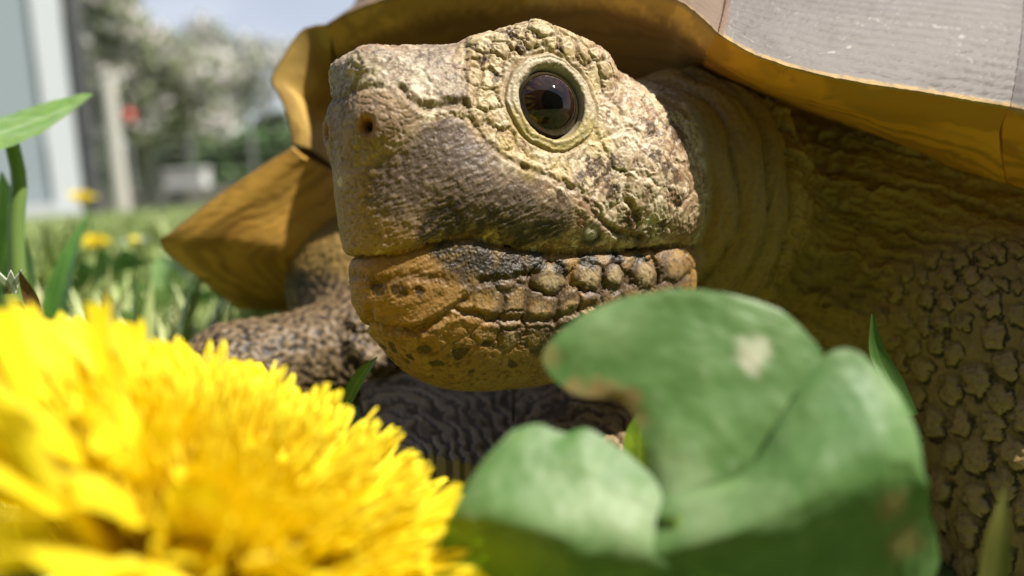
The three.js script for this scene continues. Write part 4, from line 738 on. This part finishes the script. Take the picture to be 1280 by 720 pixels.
// ---- clover leaf at the lower right
const clov = (k, pale) => (u, v, p) => {
  const [x, y, z] = p, n1 = fbm(x * .22, y * .22, z * .22 + k, 3), n2 = fbm(x * .9, y * .9, z * .9 + k, 3), c = [.105, .22, .055], vein = Math.pow(Math.abs(Math.sin((u * 15 + Math.abs(v - .45) * 9))), 18);
  mixc(c, [.165, .29, .09], ss(-.3, .4, n1) * .6); mixc(c, [.28, .38, .2], ss(.1, .6, n2 + n1 * .6) * .35);
  for (const [bx, by, bd, br, cc, s] of pale) { const q = at(bx, by, bd), d = Math.hypot(x - q[0], y - q[1]) / br; mixc(c, cc, (1 - ss(.4, 1.25, d + n2 * .7)) * s); }
  mixc(c, [.2, .34, .12], vein * .15);
  return { d: n1 * .35 + vein * .02 + n2 * .05, c };
};
{
  const heart = toWorld(at(838, 640, 59)), foot = heart.clone().add(new THREE.Vector3(.004, 0, .0)); foot.y = 0;
  const g = thing('clover', 'green clover with broad blurred leaflets in front of the tortoise chin', 'clover', foot), mat = VC({ roughness: .5, transmission: .22, thickness: 0, specularIntensity: .6 });
  const leaflet = (curves, look) => { const m = loft(curves, 90, 60, look); return part('leaflet', geoOf(m.pos, m.idx, m.col, foot), mat, g); };
  const PALE = [.36, .46, .24], BR = [.36, .24, .10], WH = [.7, .68, .5];
  // the leaflet standing up behind: rows from its left edge over the middle to the right edge, each from the heart to the tip
  const sheet = (rows) => rows.map((row, i) => row.map(([x, y]) => [x, y, 60 + (625 - y) / 265 * 5.4 + [.9, .3, 0, .2, .6][i]]));
  leaflet(sheet([[[815, 625], [808, 560], [780, 505], [716, 492], [678, 448], [712, 405], [775, 373]],
    [[826, 627], [832, 560], [815, 500], [772, 455], [752, 420], [780, 388], [812, 366]],
    [[840, 630], [872, 560], [875, 490], [865, 440], [850, 405], [852, 375], [855, 361]],
    [[858, 630], [930, 565], [960, 500], [950, 450], [925, 410], [912, 380], [905, 366]],
    [[875, 630], [985, 570], [1030, 500], [1030, 446], [1012, 420], [985, 396], [945, 376]]]),
    clov(1, [[720, 492, 63, 1.2, BR, .8], [752, 494, 62, 1.3, BR, .9], [783, 502, 62, 1.3, BR, .9], [802, 530, 61, 1, BR, .6], [950, 445, 62, 1.5, WH, .85], [850, 610, 60, 3, PALE, .5], [685, 445, 64, 1, BR, .5], [760, 400, 65, 3, PALE, .2]]));
  // right leaflet: top, fold and hanging front
  leaflet([[[830, 622, 60], [930, 590, 60.2], [985, 510, 61.5], [1030, 445, 62.6], [1072, 440, 62.6], [1112, 478, 62], [1138, 520, 61.4]],
    [[822, 650, 59], [935, 620, 58.6], [1000, 560, 59.4], [1050, 510, 60.4], [1090, 500, 60.6], [1125, 520, 60.6], [1150, 555, 60.6]],
    [[815, 705, 58], [930, 672, 57.4], [1005, 637, 57.4], [1060, 607, 57.8], [1105, 588, 58.3], [1135, 585, 59], [1158, 600, 59.8]],
    [[840, 750, 60.6], [930, 735, 60], [1005, 708, 60], [1060, 685, 60.4], [1110, 668, 61], [1142, 655, 61.4], [1164, 640, 61.4]],
    [[840, 830, 65], [930, 830, 64.6], [1005, 815, 64.6], [1060, 800, 65], [1115, 785, 65], [1150, 770, 65], [1176, 700, 64.4]]],
    clov(5, [[880, 650, 58, 2.2, PALE, .45], [960, 640, 57.5, 2.2, PALE, .25], [1125, 640, 58.5, 1.5, BR, .7], [1150, 690, 59.5, 1.8, BR, .7], [1075, 510, 60, 3, [.12, .26, .09], .5], [1110, 480, 62, 1.8, PALE, .4]]));
  // left leaflet
  leaflet([[[850, 628, 60.4], [812, 590, 61.5], [775, 560, 62.4], [735, 535, 62.8], [704, 540, 62.6], [672, 530, 62.6], [640, 538, 62.2]],
    [[850, 660, 59.2], [795, 625, 59.6], [750, 600, 60.2], [710, 585, 60.4], [670, 578, 60.4], [630, 572, 60.6], [600, 582, 60.8]],
    [[850, 712, 58.2], [780, 690, 57.5], [730, 682, 57.4], [680, 668, 57.4], [630, 655, 57.8], [590, 648, 58.4], [566, 640, 59.2]],
    [[850, 765, 60.6], [775, 750, 60], [725, 745, 59.8], [670, 733, 59.8], [615, 718, 60.2], [575, 703, 60.6], [550, 682, 60.6]],
    [[850, 830, 65], [765, 830, 64.4], [720, 825, 64], [660, 815, 64], [605, 800, 64.4], [560, 785, 64.4], [535, 735, 63.4]]],
    clov(9, [[800, 660, 58.5, 2.6, PALE, .5], [745, 640, 59, 2.6, PALE, .4], [690, 620, 60, 2.6, PALE, .3]]));
  const h = heart.clone().sub(foot); part('stalk', tube([new THREE.Vector3(), new THREE.Vector3(h.x * .5 + .001, h.y * .5, h.z * .5), h], .0009, .0008), greenStalk, g);
}
// ---- single leaves and blades
function ribbon(name, label, cat, pts, w, col, o = {}) {       // pts: [px, py, D] from foot to tip, w: half widths in mm, side: which way it is wide
  const side = new THREE.Vector3(...(o.side ?? [1, 0, .2])).normalize(), cup = new THREE.Vector3(...(o.cup ?? [0, 1, .6])).normalize(), P = pts.map((q) => at(...q)), nu = 40, nv = 10, pos = [], cl = [], idx = [];
  for (let i = 0; i <= nu; i++) { const u = i / nu, c = V(catmull(P, u)), k = catmull(w.map((x) => [x]), u)[0] * (1 + (o.lobes ? .35 * Math.sin(u * o.lobes) : 0)); for (let j = 0; j <= nv; j++) { const v = j / nv * 2 - 1, p = c.clone().addScaledVector(side, v * k).addScaledVector(cup, v * v * k * (o.fold ?? .35)), n = fbm(p.x * .5, p.y * .5, p.z * .5, 3), q = col.slice(); mixc(q, col.map((x) => x * 1.9), ss(-.1, .5, n) * .4); if (Math.abs(v) < .12) mixc(q, col.map((x) => x * 1.7 + .03), .6); if (o.edge) mixc(q, o.edge, ss(.8, 1, Math.abs(v)) * ss(-.2, .2, n)); pos.push(p.x, p.y, p.z); cl.push(...q); } }
  for (let i = 0; i < nu; i++) for (let j = 0; j < nv; j++) { const a = i * (nv + 1) + j, b = a + nv + 1; idx.push(a, a + 1, b, b, a + 1, b + 1); }
  const base = toWorld(P[0]), m = shade(new THREE.Mesh(geoOf(pos, idx, cl, base), VC({ roughness: o.rough ?? .45, transmission: .32, thickness: 0 }))); m.name = numbered(name); m.position.copy(base); scene.add(m); tag(m, label, cat, o.group); return m;
}
const G1 = [.16, .30, .045], G2 = [.10, .22, .04];
{ // broad leaf on a stalk at the upper left
  const p0 = toWorld(at(18, 480, 138)); p0.y = 0; const g = thing('broad_leaf', 'glossy light green leaf held up on a stalk at the upper left', 'leaf', p0), m = loft([[[-60, 205, 128], [-10, 192, 130], [40, 172, 133], [80, 148, 137], [114, 119, 142]], [[-60, 175, 133], [-10, 168, 135], [40, 152, 138], [80, 136, 140], [115, 118, 142.4]], [[-60, 150, 140], [-10, 148, 141], [40, 134, 142], [80, 122, 142.5], [116, 116, 143]]], 50, 24, (u, v, p) => { const n = fbm(p[0] * .4, p[1] * .4, p[2] * .4, 3), c = [.20, .36, .06]; mixc(c, [.34, .48, .14], ss(-.2, .4, n) * .5); mixc(c, [.4, .2, .08], ss(.05, 0, v) * ss(.6, .8, u)); mixc(c, [.36, .5, .2], 1 - ss(.02, .07, Math.abs(v - .5))); return { d: n * .4, c }; });
  part('blade', geoOf(m.pos, m.idx, m.col, p0), VC({ roughness: .3, transmission: .3, thickness: 0 }), g); part('stalk', tube([new THREE.Vector3(), toWorld(at(20, 290, 138)).sub(p0), toWorld(at(24, 225, 138)).sub(p0), toWorld(at(12, 168, 137)).sub(p0)], .0018, .0011), greenStalk, g);
}
ribbon('grass_blade', 'thin green grass blade left of the tortoise chin', 'grass blade', [[420, 530, 112], [440, 490, 110], [455, 465, 109], [472, 446, 109]], [1, 1, .9, .1], G1);
ribbon('grass_blade', 'dark green grass blade before the shoulder of the tortoise', 'grass blade', [[1135, 520, 104], [1112, 475, 106], [1096, 440, 107], [1090, 392, 107]], [1.1, 1.4, 1, .1], G2);
ribbon('grass_blade', 'short bright green grass blade between the clover leaflets', 'grass blade', [[802, 620, 82], [800, 580, 82], [800, 545, 82], [806, 505, 82]], [1.1, 1.6, 1.4, .1], [.26, .42, .03]);
ribbon('grass_blade', 'blurred yellowish grass blade at the lower right corner', 'grass blade', [[1236, 770, 66], [1242, 715, 66], [1248, 665, 66], [1256, 610, 66.5]], [.9, 1.1, .8, .1], [.17, .17, .03]);
ribbon('dandelion_leaf', 'dark green toothed leaf in the lawn under the shell tip', 'leaf', [[80, 372, 210], [115, 350, 214], [150, 336, 222], [198, 326, 235]], [2, 5, 5.5, .2], [.07, .17, .035], { side: [.2, .5, 1], lobes: 26 });
ribbon('dandelion_leaf', 'light green leaf lying below the pointed shell edge', 'leaf', [[150, 420, 205], [190, 392, 215], [240, 376, 232], [292, 378, 250]], [4, 9, 10, .5], [.2, .34, .09], { side: [.1, .35, 1], lobes: 22 });
ribbon('dandelion_leaf', 'pale green leaf standing in the lawn left of the shell', 'leaf', [[235, 420, 250], [225, 380, 252], [212, 345, 256], [200, 318, 262]], [4, 8, 7, .4], [.2, .33, .1], { side: [1, .1, .4] });
ribbon('grass_blade', 'broad green blade leaning at the left edge above the dandelion', 'grass blade', [[-20, 420, 150], [0, 340, 148], [12, 280, 147], [2, 215, 146]], [2.5, 4, 3.4, .2], [.15, .3, .05]);
ribbon('grass_blade', 'upright green blade beside the leaf stalk at left', 'grass blade', [[40, 470, 160], [30, 380, 158], [26, 320, 158], [14, 262, 158]], [2, 3.2, 2.4, .2], [.18, .34, .06]);
ribbon('grass_blade', 'dark green blade bending right behind the left petals', 'grass blade', [[60, 470, 170], [72, 380, 170], [88, 320, 172], [110, 268, 176]], [2, 3, 2, .2], [.1, .24, .04]);
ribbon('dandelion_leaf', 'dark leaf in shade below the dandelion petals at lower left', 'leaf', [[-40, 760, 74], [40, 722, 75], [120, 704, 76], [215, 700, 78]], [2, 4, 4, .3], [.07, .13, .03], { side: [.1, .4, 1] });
ribbon('dandelion_leaf', 'green leaf in shade at the bottom beneath the dandelion', 'leaf', [[330, 800, 64], [400, 735, 63], [455, 708, 62], [530, 686, 62]], [2, 3.4, 3, .3], [.12, .25, .06], { side: [.2, .8, .6] });
{ // dry stalk behind the petals at the left
  const p0 = toWorld(at(24, 520, 92)); p0.y = 0; const g = thing('bud_stalk', 'green stalk with a torn white tip and dry brown scale at left', 'stalk', p0), a = (x, y, D = 92) => toWorld(at(x, y, D)).sub(p0);
  part('stem', tube([new THREE.Vector3(), a(20, 460), a(16, 400), a(14, 368)], .0009, .0017), greenStalk, g);
  const M = new THREE.Matrix4(), geo = bladeGeo(.4, .2, 6), wm = leafMat({ color: lin(.55, .6, .45), transmission: .2 }); for (let i = 0; i < 9; i++) { const m = part('bract', geo, wm, g); m.position.copy(a(14, 372)); m.rotation.set(.35, i * .7, 0, 'YXZ'); m.scale.setScalar(.0035); }
  const d = part('dry_scale', bladeGeo(.28, .4, 8), leafMat({ color: lin(.2, .1, .04), transmission: .1 }), g); d.position.copy(a(46, 392)); d.rotation.set(0, .6, .25); d.scale.setScalar(.0056);
}
renderer.render(scene, camera);
